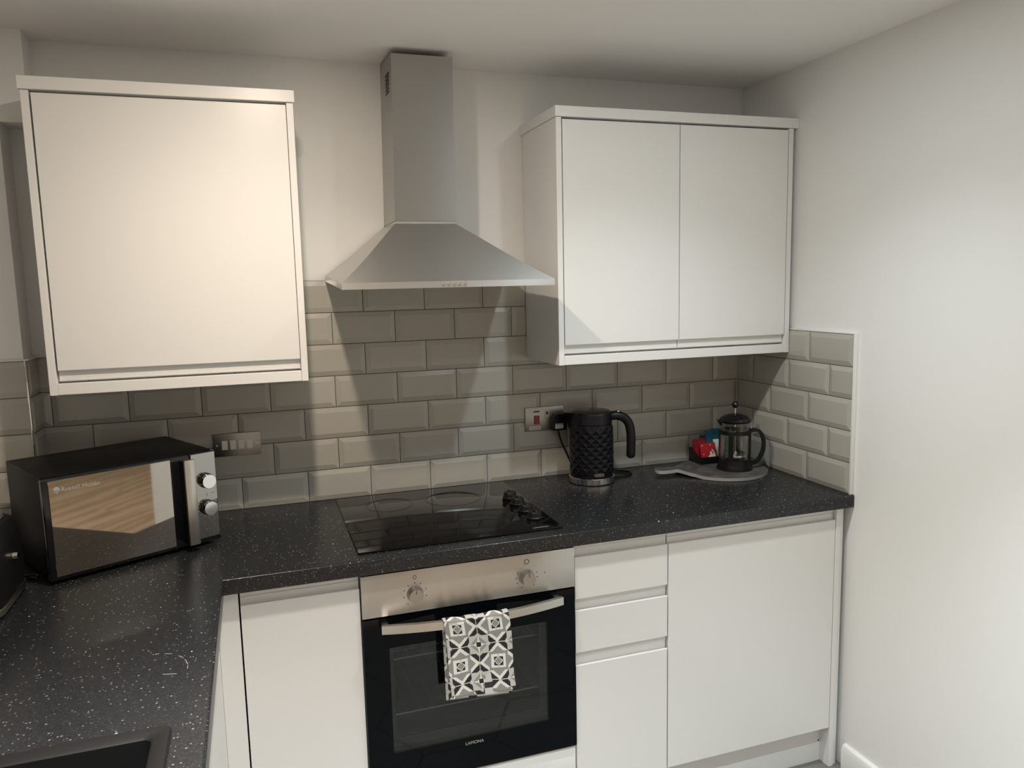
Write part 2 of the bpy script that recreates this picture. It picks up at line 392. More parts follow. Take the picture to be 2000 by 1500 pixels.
def place_right(o, s, z): o.location = (1.4228, -s, z); o.rotation_euler = (0, 0, -PI/2)   # s runs towards the viewer
XC0 = -0.9425
odd = [-0.001 + TX*k for k in range(-6, 9)]; even = [-0.102 + TX*k for k in range(-6, 9)]
for r in range(7):
    js = odd if r % 2 == 0 else even
    a0, a1 = (XC0, 1.4222) if r < 5 else (-0.2035, 0.556)
    lay_row(wall_back, place_back, a0, a1, ZB[r], ZB[r+1], js)
obj('grout', MB().box(XC0, 1.4228, 0.002, 0.0098, 0.9102, ZB[5]), 'grout', wall_back)
obj('grout', MB().box(-0.2035, 0.556, 0.002, 0.0098, ZB[5], ZB[7]), 'grout', wall_back)
for r in range(5):
    js = [0.2014*k for k in range(1, 4)] if r % 2 == 0 else [0.0985 + 0.2014*k for k in range(0, 4)]
    lay_row(wall_right, place_right, 0.0, 0.6043, ZB[r], ZB[r+1], js)
obj('grout', MB().box(1.4248, 1.4329, -0.6043, 0.0, 0.9102, ZB[5]), 'grout', wall_right)
# pillar tiles: front face and return face
pillar = bpy.data.objects['wall_pillar']
def place_pf(o, s, z): o.location = (s, YP-0.0102, z)
def place_pr(o, s, z): o.location = (-0.9378, s, z); o.rotation_euler = (0, 0, PI/2)
for r in range(5):
    lay_row(pillar, place_pf, XL+0.001, -0.9435, ZB[r], ZB[r+1], [])
    lay_row(pillar, place_pr, YP-0.006, -0.0045, ZB[r], ZB[r+1], [])
obj('grout', MB().box(XL, -0.9445, YP-0.0082, YP, 0.9102, ZB[5]), 'grout', pillar)
obj('grout', MB().box(-0.948, -0.9398, YP, -0.0046, 0.9102, ZB[5]), 'grout', pillar)
struct('trim_1', MB().tube([(-0.9425, YP-0.0115, 0.9102), (-0.9425, YP-0.0115, ZB[5])], 0.0028, 8), 'chrome', label='thin chrome tile trim on the corner pillar')
# white plastic trim round the right wall tiling
struct('trim_2', MB().box(1.4200, 1.4329, -0.6130, -0.6046, 0.9105, ZB[5]+0.005, 0.001), 'trimwhite', label='white upright trim at the edge of right wall tiles')
struct('trim_3', MB().box(1.4215, 1.4329, -0.6044, -0.300, ZB[5]+0.0004, ZB[5]+0.005, 0.001), 'trimwhite', label='thin white sealant line along the top of right wall tiles')
struct('trim_4', MB().box(XL, -0.9455, YP-0.013, YP-0.0003, ZB[5]+0.0004, ZB[5]+0.0045).box(-0.9475, -0.934, YP-0.012, -0.0005, ZB[5]+0.0004, ZB[5]+0.0045).box(-0.9335, -0.8425, -0.0035, 0.0096, ZB[5]+0.0004, ZB[5]+0.0045), 'trimwhite', label='white sealant line along the top of corner tiles')
# skirting on right wall, butting the base end panel
sk = [(-0.0, FL), (-0.018, FL), (-0.018, 0.048), (-0.013, 0.060), (-0.005, 0.065), (0.0, 0.065)]
B = MB(); B.prism([(XR-0.0003+p[0], p[1]) for p in sk], 1, YE, -0.6185)
struct('baseboard_right', B, 'trimwhite', label='white gloss skirting board along right wall')

# ------------------------------------------------------------------ fitted units
YFRONT = -0.598
def jdoor_prof(yf, zb, zt, h=0.019, flip=False):
    p = [(yf, zb), (yf, zt-0.002), (yf+0.0015, zt), (yf+0.0045, zt), (yf+0.0065, zt-0.010), (yf+0.0095, zt-0.013), (yf+0.0115, zt-0.008), (yf+0.0115, zt+h), (yf+0.0195, zt+h), (yf+0.0195, zb)]
    if flip: p = [(q[0], zb+zt-q[1]) for q in p]
    return p
def jdoor(name, x0, x1, yf, zb, zt, parent, h=0.019, flip=False, mname='white'):
    return obj(name, MB().prism(jdoor_prof(yf, zb, zt, h, flip), 0, x0, x1), mname, parent)

def wall_cabinet(name, label, x0, x1, doors, corn_x1):
    yf, zb, zt = -0.305, 1.342, 2.094
    t = thing(name, label, 'wall cabinet', ((x0+x1)/2, -0.15, zb))
    obj('side_panel', MB().box(x0, x0+0.018, yf, -0.0055, zb, zt, 0.0008, 1), 'white', t)
    obj('side_panel', MB().box(x1-0.018, x1, yf, -0.0055, zb, zt, 0.0008, 1), 'white', t)
    body = MB().box(x0+0.0183, x1-0.0183, yf+0.021, -0.006, 1.3745, zt-0.0002)
    obj('carcass', body, 'carcass', t)
    obj('hanging_rail', MB().box(x0+0.004, x1-0.004, -0.0054, YB-0.0002, 1.66, zt), 'carcass', t)
    for (a0, a1) in doors: jdoor('door', a0, a1, yf, 1.404, 2.088, t, h=0.026, flip=True)
    # flip mirrors about the middle, so shift lip below the face
    obj('light_rail', MB().box(x0+0.0183, x1-0.0183, yf+0.001, yf+0.019, zb+0.0005, 1.3715, 0.001, 1), 'white', t)
    c = MB().box(x0-0.004, corn_x1, yf-0.006, yf+0.030, zt+0.0008, 2.126, 0.001, 1)
    obj('cornice', c, 'white', t)
    obj('cornice_return', MB().box(x0-0.004, x0+0.026, yf+0.0305, YB-0.0005, zt+0.0008, 2.126, 0.001, 1), 'white', t)
    if corn_x1 < 1.4: obj('cornice_return', MB().box(corn_x1-0.030, corn_x1, yf+0.0305, YB-0.0005, zt+0.0008, 2.126, 0.001, 1), 'white', t)
    return t
wall_cabinet('wall_cabinet', 'cream lit white wall cabinet with one wide plain door, left of extractor hood', -0.8435, -0.2035, [(-0.8205, -0.2235)], -0.1995)
wall_cabinet('wall_cabinet', 'white wall cabinet with two plain doors, right of extractor hood', 0.5565, 1.4165, [(0.5775, 0.9805), (0.9835, 1.3950)], 1.4325)

# worktop
B = MB(); bm = B.bm
outer = [(XL+0.0006, 0.0), (-0.9432, 0.0), (1.4222, 0.0), (1.4222, -0.618), (-0.450, -0.618), (-0.450, -2.15), (XL+0.0006, -2.15)]
outer = [(XL+0.0006, YP-0.001), (-0.9478, YP-0.001), (-0.9478, YB-0.0005), (1.4318, YB-0.0005), (1.4318, -0.618), (-0.450, -0.618), (-0.450, -2.15), (XL+0.0006, -2.15)]
hole = [(-0.528, -1.272), (-0.975, -1.272), (-0.975, -1.735), (-0.528, -1.735)]
vo = [bm.verts.new((p[0], p[1], 0.91)) for p in outer]; vh = [bm.verts.new((p[0], p[1], 0.91)) for p in hole]
ed = [bm.edges.new((l[i], l[(i+1) % len(l)])) for l in (vo, vh) for i in range(len(l))]
bmesh.ops.triangle_fill(bm, use_beauty=True, use_dissolve=False, edges=ed)
r = bmesh.ops.extrude_face_region(bm, geom=list(bm.faces))
bmesh.ops.translate(bm, verts=[g for g in r['geom'] if isinstance(g, bmesh.types.BMVert)], vec=(0, 0, -0.0395))
bmesh.ops.recalc_face_normals(bm, faces=bm.faces)
fe = []
for e in bm.edges:
    p, q = e.verts[0].co, e.verts[1].co
    if abs(p.z-0.91) < 1e-5 and abs(q.z-0.91) < 1e-5 and ((abs(p.y+0.618) < 1e-5 and abs(q.y+0.618) < 1e-5) or (abs(p.x+0.45) < 1e-5 and abs(q.x+0.45) < 1e-5)) and e.is_manifold:
        if e.calc_face_angle(0) > 1: fe.append(e)
bmesh.ops.bevel(bm, geom=fe, offset=0.005, segments=3, affect='EDGES', profile=0.5)
wt = tag(obj('worktop', B, 'worktop', smooth=40), 'black speckled laminate worktop running round the corner', 'worktop')
SC = [[(-0.5604, -0.9752), (-0.5531, -0.9759)], [(-0.5428, -0.9799), (-0.5297, -0.985)], [(-0.5168, -0.9988), (-0.5118, -1.0051), (-0.5078, -1.011)], [(-0.5045, -1.0187), (-0.5013, -1.0263), (-0.4975, -1.0425)], [(-0.4972, -1.0467), (-0.4972, -1.059)], [(-0.5381, -1.0653), (-0.5143, -1.0725)]]
for seg_ in SC: obj('scuff_mark', MB().tube([(p[0], p[1], 0.9101) for p in seg_], 0.0006, 5), 'printgrey', wt, label='faint pale scuff')

# base units along the back wall
ZT_D, ZB_D, ZP = 0.830, 0.120, 0.120
def base_thing(name, label, x0, x1, cat='base cabinet'):
    t = thing(name, label, cat, ((x0+x1)/2, -0.3, FL)); return t
xo = -0.1234
def carcass(t, x0, x1, z0=ZP, y0=-0.5775):
    obj('carcass', MB().box(x0+0.0004, x1-0.0004, y0, -0.002, z0, 0.8695), 'carcass', t)
    for lx in (x0+0.05, x1-0.05):
        for ly in (-0.50, -0.06): obj('leg', MB().lathe([(0.022, FL), (0.022, FL+0.01), (0.014, FL+0.014), (0.014, z0-0.012), (0.022, z0-0.012), (0.022, z0-0.0004)], (lx, ly, 0), 12), 'blk', t)
t = base_thing('corner_cabinet', 'narrow white base cabinet between the worktop corner and oven', -0.4165, xo-0.003)
carcass(t, -0.4165, xo-0.0015); jdoor('door', -0.4150, xo-0.0035, YFRONT, ZB_D, ZT_D, t)
obj('rail', MB().box(-0.4150, xo-0.0035, -0.5865, -0.5780, 0.8500, 0.8695), 'white', t)
t = base_thing('corner_post', 'white upright filler post in the inner corner of the base units', -0.47, -0.4185, 'filler')
obj('post_panel', MB().box(-0.4695, -0.4192, YFRONT, YFRONT+0.018, ZB_D, 0.8695, 0.0008, 1), 'white', t)
obj('post_return', MB().box(-0.4895, -0.4698, -0.640, YFRONT+0.018, ZB_D, 0.8695, 0.0008, 1), 'white', t)
obj('post_foot', MB().box(-0.4890, -0.4250, YFRONT+0.003, YFRONT+0.016, FL, ZB_D-0.0003), 'carcass', t)
t = base_thing('drawer_cabinet', 'narrow white three drawer base cabinet right of the oven', 0.4735, 0.7735)
carcass(t, 0.4735, 0.7735)
for z0, z1 in ((0.7065, ZT_D), (0.5455, 0.6715), (ZB_D, 0.5065)): jdoor('drawer_front', 0.4755, 0.7720, YFRONT, z0, z1, t, h=0.022)
for z0, z1 in ((0.6945, 0.7060), (0.5295, 0.5450), (0.8535, 0.8695)): obj('rail', MB().box(0.4755, 0.7720, -0.5885, -0.5780, z0, z1), 'white', t)
t = base_thing('base_cabinet', 'white base cabinet with one wide door beside right wall', 0.7740, 1.3805)
carcass(t, 0.7740, 1.3795); jdoor('door', 0.7755, 1.3790, YFRONT, ZB_D, ZT_D, t)
obj('rail', MB().box(0.7755, 1.3790, -0.5865, -0.5780, 0.8500, 0.8695), 'white', t)
t = base_thing('end_panel', 'tall thin white end panel between base cabinet door and right wall', 1.3810, 1.4190, 'end panel')
obj('panel', MB().box(1.3812, 1.4000, YFRONT-0.002, -0.004, FL, 0.8695, 0.0008, 1), 'white', t)
obj('scribe_strip', MB().box(1.4004, 1.4140, YFRONT+0.004, YFRONT+0.022, FL, 0.8695, 0.0008, 1), 'white', t)
# plinth
t = thing('plinth', 'white kickboard set back under the base cabinet doors', 'plinth', (0.48, -0.55, FL))
obj('plinth_board', MB().box(-0.4880, 1.3808, -0.557, -0.541, FL, 0.1192), 'white', t)
obj('screw', MB().disc_x((1.374, -0.5572, 0.052), 0.0028, -0.0006, 1, 12), 'print', t, label='small dark screw head')
# left run under the sink
t = thing('sink_cabinet', 'white base cabinets under the sink worktop, seen edge on', 'base cabinet', (-0.75, -1.4, FL))
obj('carcass', MB().box(XL+0.003, -0.4905, -2.14, -0.6405, 0.12, 0.660).box(XL+0.003, -0.4905, -1.240, -0.6405, 0.660, 0.8695).box(XL+0.003, -0.4905, -2.14, -1.765, 0.660, 0.8695).box(-0.510, -0.4905, -1.765, -1.240, 0.660, 0.8695), 'carcass', t)
for y0, y1 in ((-1.2380, -0.6425), (-1.8380, -1.2410), (-2.1400, -1.8410)):
    pr = [(-(q[0]), q[1]) for q in jdoor_prof(0.470, ZB_D, ZT_D)]
    obj('door', MB().prism(pr, 1, y0, y1), 'white', t)
obj('plinth_board', MB().box(-0.525, -0.509, -2.14, -0.545, FL, 0.1192), 'white', t)

# ------------------------------------------------------------------ built-in oven
ox0, ox1 = xo+0.0005, xo+0.5955
t = thing('oven_housing', 'white oven housing with a narrow panel below the oven door', 'base cabinet', (xo+0.298, -0.3, FL))
obj('side', MB().box(xo-0.0010, xo+0.0, -0.5775, -0.002, 0.12, 0.8695), 'carcass', t)
obj('side', MB().box(ox1+0.0003, ox1+0.0012, -0.5775, -0.002, 0.12, 0.8695), 'carcass', t)
obj('shelf', MB().box(xo+0.0005, ox1, -0.5775, -0.002, 0.236, 0.252), 'carcass', t)
obj('lower_panel', MB().box(ox0+0.001, ox1-0.001, YFRONT, YFRONT+0.018, ZB_D, 0.2615, 0.0015, 2), 'white', t)
for lx in (xo+0.05, ox1-0.05): obj('leg', MB().box(lx-0.02, lx+0.02, -0.52, -0.48, FL, 0.2359), 'blk', t)
t = thing('oven', 'built-in stainless steel and black glass single oven', 'oven', (xo+0.298, -0.3, 0.2525))
zc0, zc1, zd0, zd1 = 0.7475, 0.8625, 0.2680, 0.7435
# casing: five sides around the cavity
c0, c1 = ox0+0.055, ox1-0.055
B = MB().box(ox0+0.012, c0, -0.577, -0.06, 0.253, 0.860).box(c1, ox1-0.012, -0.577, -0.06, 0.253, 0.860)
B.box(c0, c1, -0.577, -0.06, 0.253, 0.350).box(c0, c1, -0.577, -0.06, 0.665, 0.860).box(c0, c1, -0.12, -0.06, 0.350, 0.665)
obj('casing', B, 'enamel', t)
obj('control_panel', MB().box(ox0, ox1, YFRONT-0.006, -0.5775, zc0, zc1, 0.0015, 2), 'steel_oven', t)
# door frame (black glass) and window
wx0, wx1, wz0, wz1 = -0.057, 0.386, 0.362, 0.659
yf0, yf1 = YFRONT-0.007, YFRONT+0.016
B = MB().box(ox0+0.0005, wx0, yf0, yf1, zd0, zd1).box(wx1, ox1-0.0005, yf0, yf1, zd0, zd1).box(wx0, wx1, yf0, yf1, zd0, wz0).box(wx0, wx1, yf0, yf1, wz1, zd1)
bmesh.ops.remove_doubles(B.bm, verts=B.bm.verts, dist=1e-5)
door = obj('door', B, 'ovenglass', t, label='black glass drop-down oven door')
obj('window', MB().box(wx0, wx1, yf0+0.0003, yf0+0.004, wz0, wz1), 'tint', door, label='tinted oven window')
B = MB().box(wx0, wx0+0.012, yf1-0.006, yf1-0.001, wz0, wz1).box(wx1-0.020, wx1, yf1-0.006, yf1-0.001, wz0, wz1).box(wx0+0.012, wx1-0.020, yf1-0.006, yf1-0.001, wz0, wz0+0.032).box(wx0+0.012, wx1-0.020, yf1-0.006, yf1-0.001, wz1-0.012, wz1)
obj('window_border', B, 'ovenborder', door)
for z in (0.607, 0.449):
    B = MB(); B.tube([(c0-0.0, -0.566, z), (c1+0.0, -0.566, z)], 0.0026, 8); B.tube([(c0, -0.20, z), (c1, -0.20, z)], 0.0022, 6)
    for k in range(13):
        xx = c0+0.02+k*(c1-c0-0.04)/12; B.tube([(xx, -0.566, z), (xx, -0.20, z)], 0.0014, 6)
    obj('rack', B, 'rackmetal', t)
# bowed bar handle
hz = 0.724
pts = []
for k in range(25):
    s = k/24; pts.append((-0.077+s*(0.424+0.077), -0.628-0.034*(1-(2*s-1)**2), hz))
sect = [(-0.006, -0.011), (0.006, -0.011), (0.006, 0.011), (-0.006, 0.011)]
hd = obj('handle', MB().tube(pts, 0, sect=sect), 'alu', door, label='bowed satin aluminium bar handle')
for hx in (-0.067, 0.412): obj('bracket', MB().box(hx-0.008, hx+0.008, -0.629, yf0-0.0002, hz-0.009, hz+0.009, 0.001, 1), 'alu', hd)
for i, kx in enumerate((0.017, 0.3295)):
    k = obj('knob', MB().disc_x((kx, YFRONT-0.0062, 0.7965), 0.0225, -0.006, 1, 32, 0.0215).disc_x((kx, YFRONT-0.0122, 0.7965), 0.0205, -0.015, 1, 32, 0.0185), 'knobalu', t, label='round satin oven knob')
    obj('indicator', MB().box(kx-0.0008, kx+0.0008, YFRONT-0.0278, YFRONT-0.0271, 0.8035, 0.8135), 'print', k)
    B = MB(); yy = YFRONT-0.0062
    for ang in (60, 90, 125, 155, 190, 230, 20, -15) if i == 0 else (150, 180, 205, 20, -5, -50, 240):
        xx, zz = kx+0.031*math.cos(math.radians(ang)), 0.7965+0.031*math.sin(math.radians(ang))
        B.box(xx-0.0013, xx+0.0013, yy-0.0004, yy, zz-0.0013, zz+0.0013)
    if i == 0:
        for ang in range(0, 360, 60): xx, zz = kx+0.0045*math.cos(math.radians(ang)), 0.8425+0.0045*math.sin(math.radians(ang)); B.box(xx-0.0012, xx+0.0012, yy-0.0004, yy, zz-0.0012, zz+0.0012)
    else:
        for ang in range(0, 360, 30): xx, zz = kx+0.0065*math.cos(math.radians(ang)), 0.8410+0.0065*math.sin(math.radians(ang)); B.box(xx-0.0011, xx+0.0011, yy-0.0004, yy, zz-0.0011, zz+0.0011)
        B.box(kx+0.052, kx+0.0545, yy-0.0006, yy, 0.8015, 0.804)
    obj('markings', B, 'print', t, kind='stuff')
text_mesh('logo', 'LAMONA', 0.0125, 'logoprint', door, basis(Vector((0.166, yf0-0.0004, 0.3455))-t.location, (1, 0, 0), (0, 0, 1)), 0.0002)

# ------------------------------------------------------------------ tea towel over the oven handle
def pattern(u, v):
    """geometric print: u,v in cells; A cells at (even, even), B cells at (odd, odd), petal cells elsewhere"""
    W, G, D, LG = (0.80, 0.79, 0.76), (0.30, 0.30, 0.285), (0.035, 0.037, 0.038), (0.56, 0.55, 0.53)
    i, j = math.floor(u+0.5), math.floor(v+0.5); x, y = u-i, v-j
    ax, ay = abs(x), abs(y); mx, mn = max(ax, ay), min(ax, ay)
    a, b, qx, qy = i, j, x, y
    if (i+j) % 2:
        to_b = (ay > ax) if i % 2 else (ax > ay)            # which half of the petal faces a B cell
        if (mx < 0.36+0.9*mn) if to_b else (mx-mn < 0.20):
            if mn < 0.022 or abs(ax-ay) < 0.016: return W
            return D if to_b else W
        # notch outside the petals: ground of the neighbouring cell
        if ax > ay: a, qx = i+(1 if x > 0 else -1), x-(1 if x > 0 else -1)
        else: b, qy = j+(1 if y > 0 else -1), y-(1 if y > 0 else -1)
    m_ = abs(qx)+abs(qy); c_ = max(abs(qx), abs(qy))
    if a % 2 == 0:
        if c_ < 0.235:
            if m_ < 0.20: return G
            return W if m_ < 0.245 else D
        if c_ < 0.375: return G if (abs(qx) < 0.012 or abs(qy) < 0.012) else W
        return G
    if c_ < 0.125: return D
    if min(abs(qx), abs(qy)) < 0.020+0.05*max(0, 0.5-c_) and m_ < 0.55: return W
    if m_ < 0.25: return W
    if m_ < 0.47: return G
    return LG
def towel():
    NX, NS = 130, 250
    x0, wd = 0.076, 0.176
    cell = wd/3.42
    ybar, ztop = -0.6605, hz+0.0135
    Lf, Lb, arc = 0.205, 0.222, 0.040
    tot = Lf+arc+Lb
    B = MB(); bm = B.bm; grid = []; cols = {}
    for a in range(NS+1):
        s = a/NS*tot; rowv = []
        for b in range(NX+1):
            q = b/NX; x = x0+q*wd
            xb = (x+0.077)/0.501; yb = -0.628-0.034*(1-(2*xb-1)**2)
            if s < Lf:
                d = Lf-s; y = yb-0.0135-0.003*math.sin(q*7+1.0)*(d/Lf) - 0.004*(d/Lf); z = ztop-0.006-d
                x += 0.015*(d/Lf)+0.002*math.sin(d*30)
                y += 0.0016*math.sin(q*17+d*20)
                z += 0.004*math.sin(q*5)*(d/Lf)
            elif s < Lf+arc:
                th = (s-Lf)/arc*PI; y = yb-0.0135*math.cos(th); z = ztop-0.006+0.008*math.sin(th)+0.0012*math.sin(q*19)
            else:
                d = s-Lf-arc; y = yb+0.0135-0.006*min(1, d/0.05)+0.002*math.sin(q*8); z = ztop-0.006-d
                x += 0.004*(d/Lb)
            rowv.append(bm.verts.new((x, y, z)))
        grid.append(rowv)
    fl = bm.loops.layers.float_color.new('print')
    for a in range(NS):
        for b in range(NX):
            f = bm.faces.new((grid[a][b], grid[a][b+1], grid[a+1][b+1], grid[a+1][b]))
            s = (a+0.5)/NS*tot; u = (b+0.5)/NX*wd/cell - 0.62; v = (Lf+0.010-s)/cell - 0.55
            c = pattern(u, v) if s < Lf+arc else (0.6, 0.6, 0.58)
            if s >= Lf+arc: c = pattern(u, -v)
            for l in f.loops: l[fl] = (*c, 1)
    # the fold: second, inner layer slightly longer on the right, joined at the left fold
    rows = []
    for a in range(41):
        d = a/40*(Lf+0.004); r = []
        for b in range(31):
            q = 0.0+b/30; x = x0+0.002+q*(wd-0.008)+0.012*(d/Lf)
            xb = (x+0.077)/0.501; yb = -0.628-0.034*(1-(2*xb-1)**2)
            r.append(bm.verts.new((x, yb-0.0105-0.0035*(d/Lf)+0.0012*math.sin(q*9), ztop-0.007-d-0.014*q*q*(d/Lf))))
        rows.append(r)
    for a in range(40):
        for b in range(30):
            f = bm.faces.new((rows[a][b], rows[a][b+1], rows[a+1][b+1], rows[a+1][b]))
            c = (0.62, 0.61, 0.59) if (a//3+b//4) % 5 else (0.05, 0.05, 0.05)
            for l in f.loops: l[fl] = (*c, 1)
    o = obj('tea_towel', B, 'towel', smooth=80)
    sm = o.modifiers.new('thickness', 'SOLIDIFY'); sm.thickness = 0.0012; sm.offset = 0
    return o
tag(towel(), 'black and white geometric print tea towel hanging over the oven handle', 'tea towel')

# ------------------------------------------------------------------ hob
t = thing('hob', 'black ceramic glass hob with four side knobs set in the worktop', 'hob', (0.166, -0.295, 0.9102))
obj('glass_plate', MB().box(-0.1215, 0.4525, -0.5700, -0.0235, 0.9102, 0.9155, 0.0012, 2), 'glassblk', t)
for cx, cy, rr in ((0.040, -0.43, 0.075), (0.250, -0.445, 0.078), (0.030, -0.16, 0.075), (0.235, -0.165, 0.090)):
    B = MB()
    n = 72
    for r_ in (rr, rr-0.006):
        prof = [(r_-0.0006, 0.0), (r_+0.0006, 0.0), (r_+0.0006, 0.00015), (r_-0.0006, 0.00015), (r_-0.0006, 0.0)]
        B.lathe(prof, (cx, cy, 0.9156), n)
    obj('heat_zone_ring', B, 'ring', t)
for ky in (-0.235, -0.310, -0.388, -0.466):
    k = obj('knob', MB().lathe([(0.0, 0.0), (0.0235, 0.0), (0.0245, 0.004), (0.021, 0.007), (0.0195, 0.019), (0.0175, 0.0215), (0.0, 0.022)], (0.407, ky, 0.9157), 32), 'blk', t)
    obj('grip', MB().box(0.403, 0.411, ky-0.016, ky+0.016, 0.9378, 0.9408, 0.001, 1), 'blk', k)
text_mesh('logo', 'LAMONA', 0.011, 'printgrey', t, basis(Vector((0.392, -0.553, 0.9158))-t.location, (1, 0, 0), (0, 1, 0)), 0.0001)

# ------------------------------------------------------------------ extractor hood
t = thing('extractor_hood', 'stainless steel pyramid extractor hood with chimney above the hob', 'extractor hood', (0.184, -0.2, 1.59))
hx0, hx1, hyf = -0.1160, 0.4840, -0.460
zb_f, zb_b, rim = 1.5935, 1.620, 0.0175
yb = -0.0055
obj('rim', MB().hexa([(hx0, yb, zb_b), (hx1, yb, zb_b), (hx1, hyf, zb_f), (hx0, hyf, zb_f)], [(hx0, yb, zb_b+rim), (hx1, yb, zb_b+rim), (hx1, hyf, zb_f+rim), (hx0, hyf, zb_f+rim)]), 'steel', t)
chx0, chx1, chy = 0.080, 0.267, -0.190
zcn = 1.786
B = MB(); bm = B.bm
loops = []
for s in (0.0, 0.08, 0.18, 0.30, 0.45, 0.62, 0.80, 1.0):
    k = s; e = 0.009*math.sin(PI*s)*(1-s)          # slightly flared towards the rim
    xa = hx0+(chx0-hx0)*k+e; xb = hx1+(chx1-hx1)*k-e; yy = hyf+(chy-hyf)*k+e*0.8
    zf = (zb_f+rim)+(zcn-zb_f-rim)*s; zk = (zb_b+rim)+(zcn+0.004-zb_b-rim)*s
    loops.append([bm.verts.new(p) for p in ((xa, yb, zk), (xb, yb, zk), (xb, yy, zf), (xa, yy, zf))])
for A_, B_2 in zip(loops, loops[1:]):
    for i in range(4): bm.faces.new((A_[i], B_2[i], B_2[(i+1) % 4], A_[(i+1) % 4]))
bm.faces.new(loops[0]); bm.faces.new(loops[-1][::-1])
obj('canopy', B, 'steel', t, smooth=30)
obj('collar', MB().box(chx0+0.002, chx1-0.002, chy+0.002, yb, zcn, zcn+0.007), 'alu', t)
B = MB().hexa([(chx0, YB-0.0005, zcn+0.0075), (chx1, YB-0.0005, zcn+0.0075), (chx1, chy, zcn+0.0075), (chx0, chy, zcn+0.0075)], [(chx0+0.009, YB-0.0005, 2.292), (chx1+0.007, YB-0.0005, 2.292), (chx1+0.007, chy+0.006, 2.277), (chx0+0.009, chy+0.006, 2.277)])
ch = obj('chimney', B, 'steel_v', t)
for k in range(6):
    z = 2.232-k*0.0105
    obj('vent_slot', MB().box(chx0+0.0068-0.0008, chx0+0.0092, -0.140, -0.088, z-0.0028, z+0.0028), 'print', ch)
obj('grease_filter', MB().hexa([(hx0+0.03, -0.04, 1.6155), (hx1-0.03, -0.04, 1.6155), (hx1-0.03, hyf+0.04, 1.5940), (hx0+0.03, hyf+0.04, 1.5940)], [(hx0+0.03, -0.04, 1.6175), (hx1-0.03, -0.04, 1.6175), (hx1-0.03, hyf+0.04, 1.5957), (hx0+0.03, hyf+0.04, 1.5957)]), 'alu', t)
for k in range(5):
    bx = 0.1575+k*0.0152
    bt = obj('button', MB().disc_x((bx, hyf-0.0008, zb_f+0.0092), 0.0048, -0.0032, 1, 18, 0.0044), 'alu', t)
    obj('button_ring', MB().disc_x((bx, hyf-0.0001, zb_f+0.0092), 0.0061, -0.0006, 1, 18), 'printgrey', bt)

# ------------------------------------------------------------------ electrical plates
t = thing('switch_plate', 'brushed steel plate with four grey rocker switches on the tiles', 'switch', (-0.411, -0.005, 1.085))
pl = obj('plate', MB().box(-0.4825, -0.3405, -0.0105, -0.0043, 1.0855, 1.1580, 0.003, 2), 'steel_plate', t)
for k in range(4):
    cx = -0.4485+k*0.0243
    sw = obj('rocker', MB().hexa([(cx-0.0085, -0.0106, 1.107), (cx+0.0085, -0.0106, 1.107), (cx+0.0085, -0.0106, 1.136), (cx-0.0085, -0.0106, 1.136)], [(cx-0.008, -0.0150, 1.1075), (cx+0.008, -0.0150, 1.1075), (cx+0.008, -0.0132, 1.1355), (cx-0.008, -0.0132, 1.1355)]), 'switchwhite', t)
for cx in (-0.4715, -0.3515): obj('screw', MB().disc_x((cx, -0.0106, 1.1215), 0.0032, -0.0006, 1, 14), 'alu', t)
t = thing('cooker_switch_plate', 'steel cooker switch plate with a red rocker and a plug socket', 'socket', (0.616, -0.005, 1.081))
obj('plate', MB().box(0.5440, 0.6885, -0.0120, -0.0043, 1.0805, 1.1655, 0.0015, 2), 'knobalu', t)
obj('rocker', MB().box(0.5765, 0.5965, -0.0165, -0.0121, 1.105, 1.136, 0.001, 1), 'red', t, label='red cooker rocker switch')
obj('indicator_slot', MB().box(0.5755, 0.5975, -0.0126, -0.0120, 1.1475, 1.1525), 'print', t)
ss = obj('socket_switch', MB().box(0.6185, 0.6325, -0.0130, -0.0120, 1.128, 1.155, 0.0004, 1), 'labelwhite', t)
obj('rocker_dot', MB().box(0.622, 0.629, -0.0142, -0.0131, 1.137, 1.148), 'print', ss)
obj('screw', MB().disc_x((0.5535, -0.0121, 1.122), 0.0035, -0.0006, 1, 14), 'steel_plate', t)
lb = obj('label_strip', MB().box(0.558, 0.602, -0.0125, -0.0120, 1.0855, 1.0975), 'labelwhite', t)
for k, (xa, xb) in enumerate(((0.565, 0.576), (0.578, 0.585), (0.587, 0.597))): obj('print_mark', MB().box(xa, xb, -0.0127, -0.0125, 1.090, 1.0935), 'printgrey', lb)
t = thing('plug', 'black three pin plug of the kettle pushed into the socket', 'plug', (0.661, -0.03, 1.083))
pts = [(0.637, 1.083), (0.686, 1.083), (0.6865, 1.112), (0.684, 1.128), (0.675, 1.139), (0.661, 1.1425), (0.648, 1.139), (0.639, 1.128), (0.6365, 1.112)]
obj('body', MB().prism(pts, 1, -0.0445, -0.0122), 'blk', t)
lb = obj('label', MB().box(0.6435, 0.6745, -0.0450, -0.0446, 1.0895, 1.1045), 'labelwhite', t)
obj('label_stripe', MB().box(0.6435, 0.6745, -0.0452, -0.0450, 1.1020, 1.1080), 'labelteal', lb)
cable = [(0.6605, -0.030, 1.084), (0.6625, -0.032, 1.066), (0.672, -0.034, 1.035), (0.688, -0.034, 1.000), (0.702, -0.034, 0.968), (0.712, -0.036, 0.940), (0.721, -0.0375, 0.922), (0.733, -0.0375, 0.9145)]
loop_pts = [(0.736, -0.0445, 0.9140), (0.780, -0.040, 0.9140), (0.830, -0.036, 0.9142), (0.870, -0.040, 0.9143), (0.905, -0.058, 0.9143), (0.918, -0.085, 0.9140), (0.905, -0.108, 0.9140), (0.870, -0.120, 0.9140), (0.824, -0.122, 0.9142)]
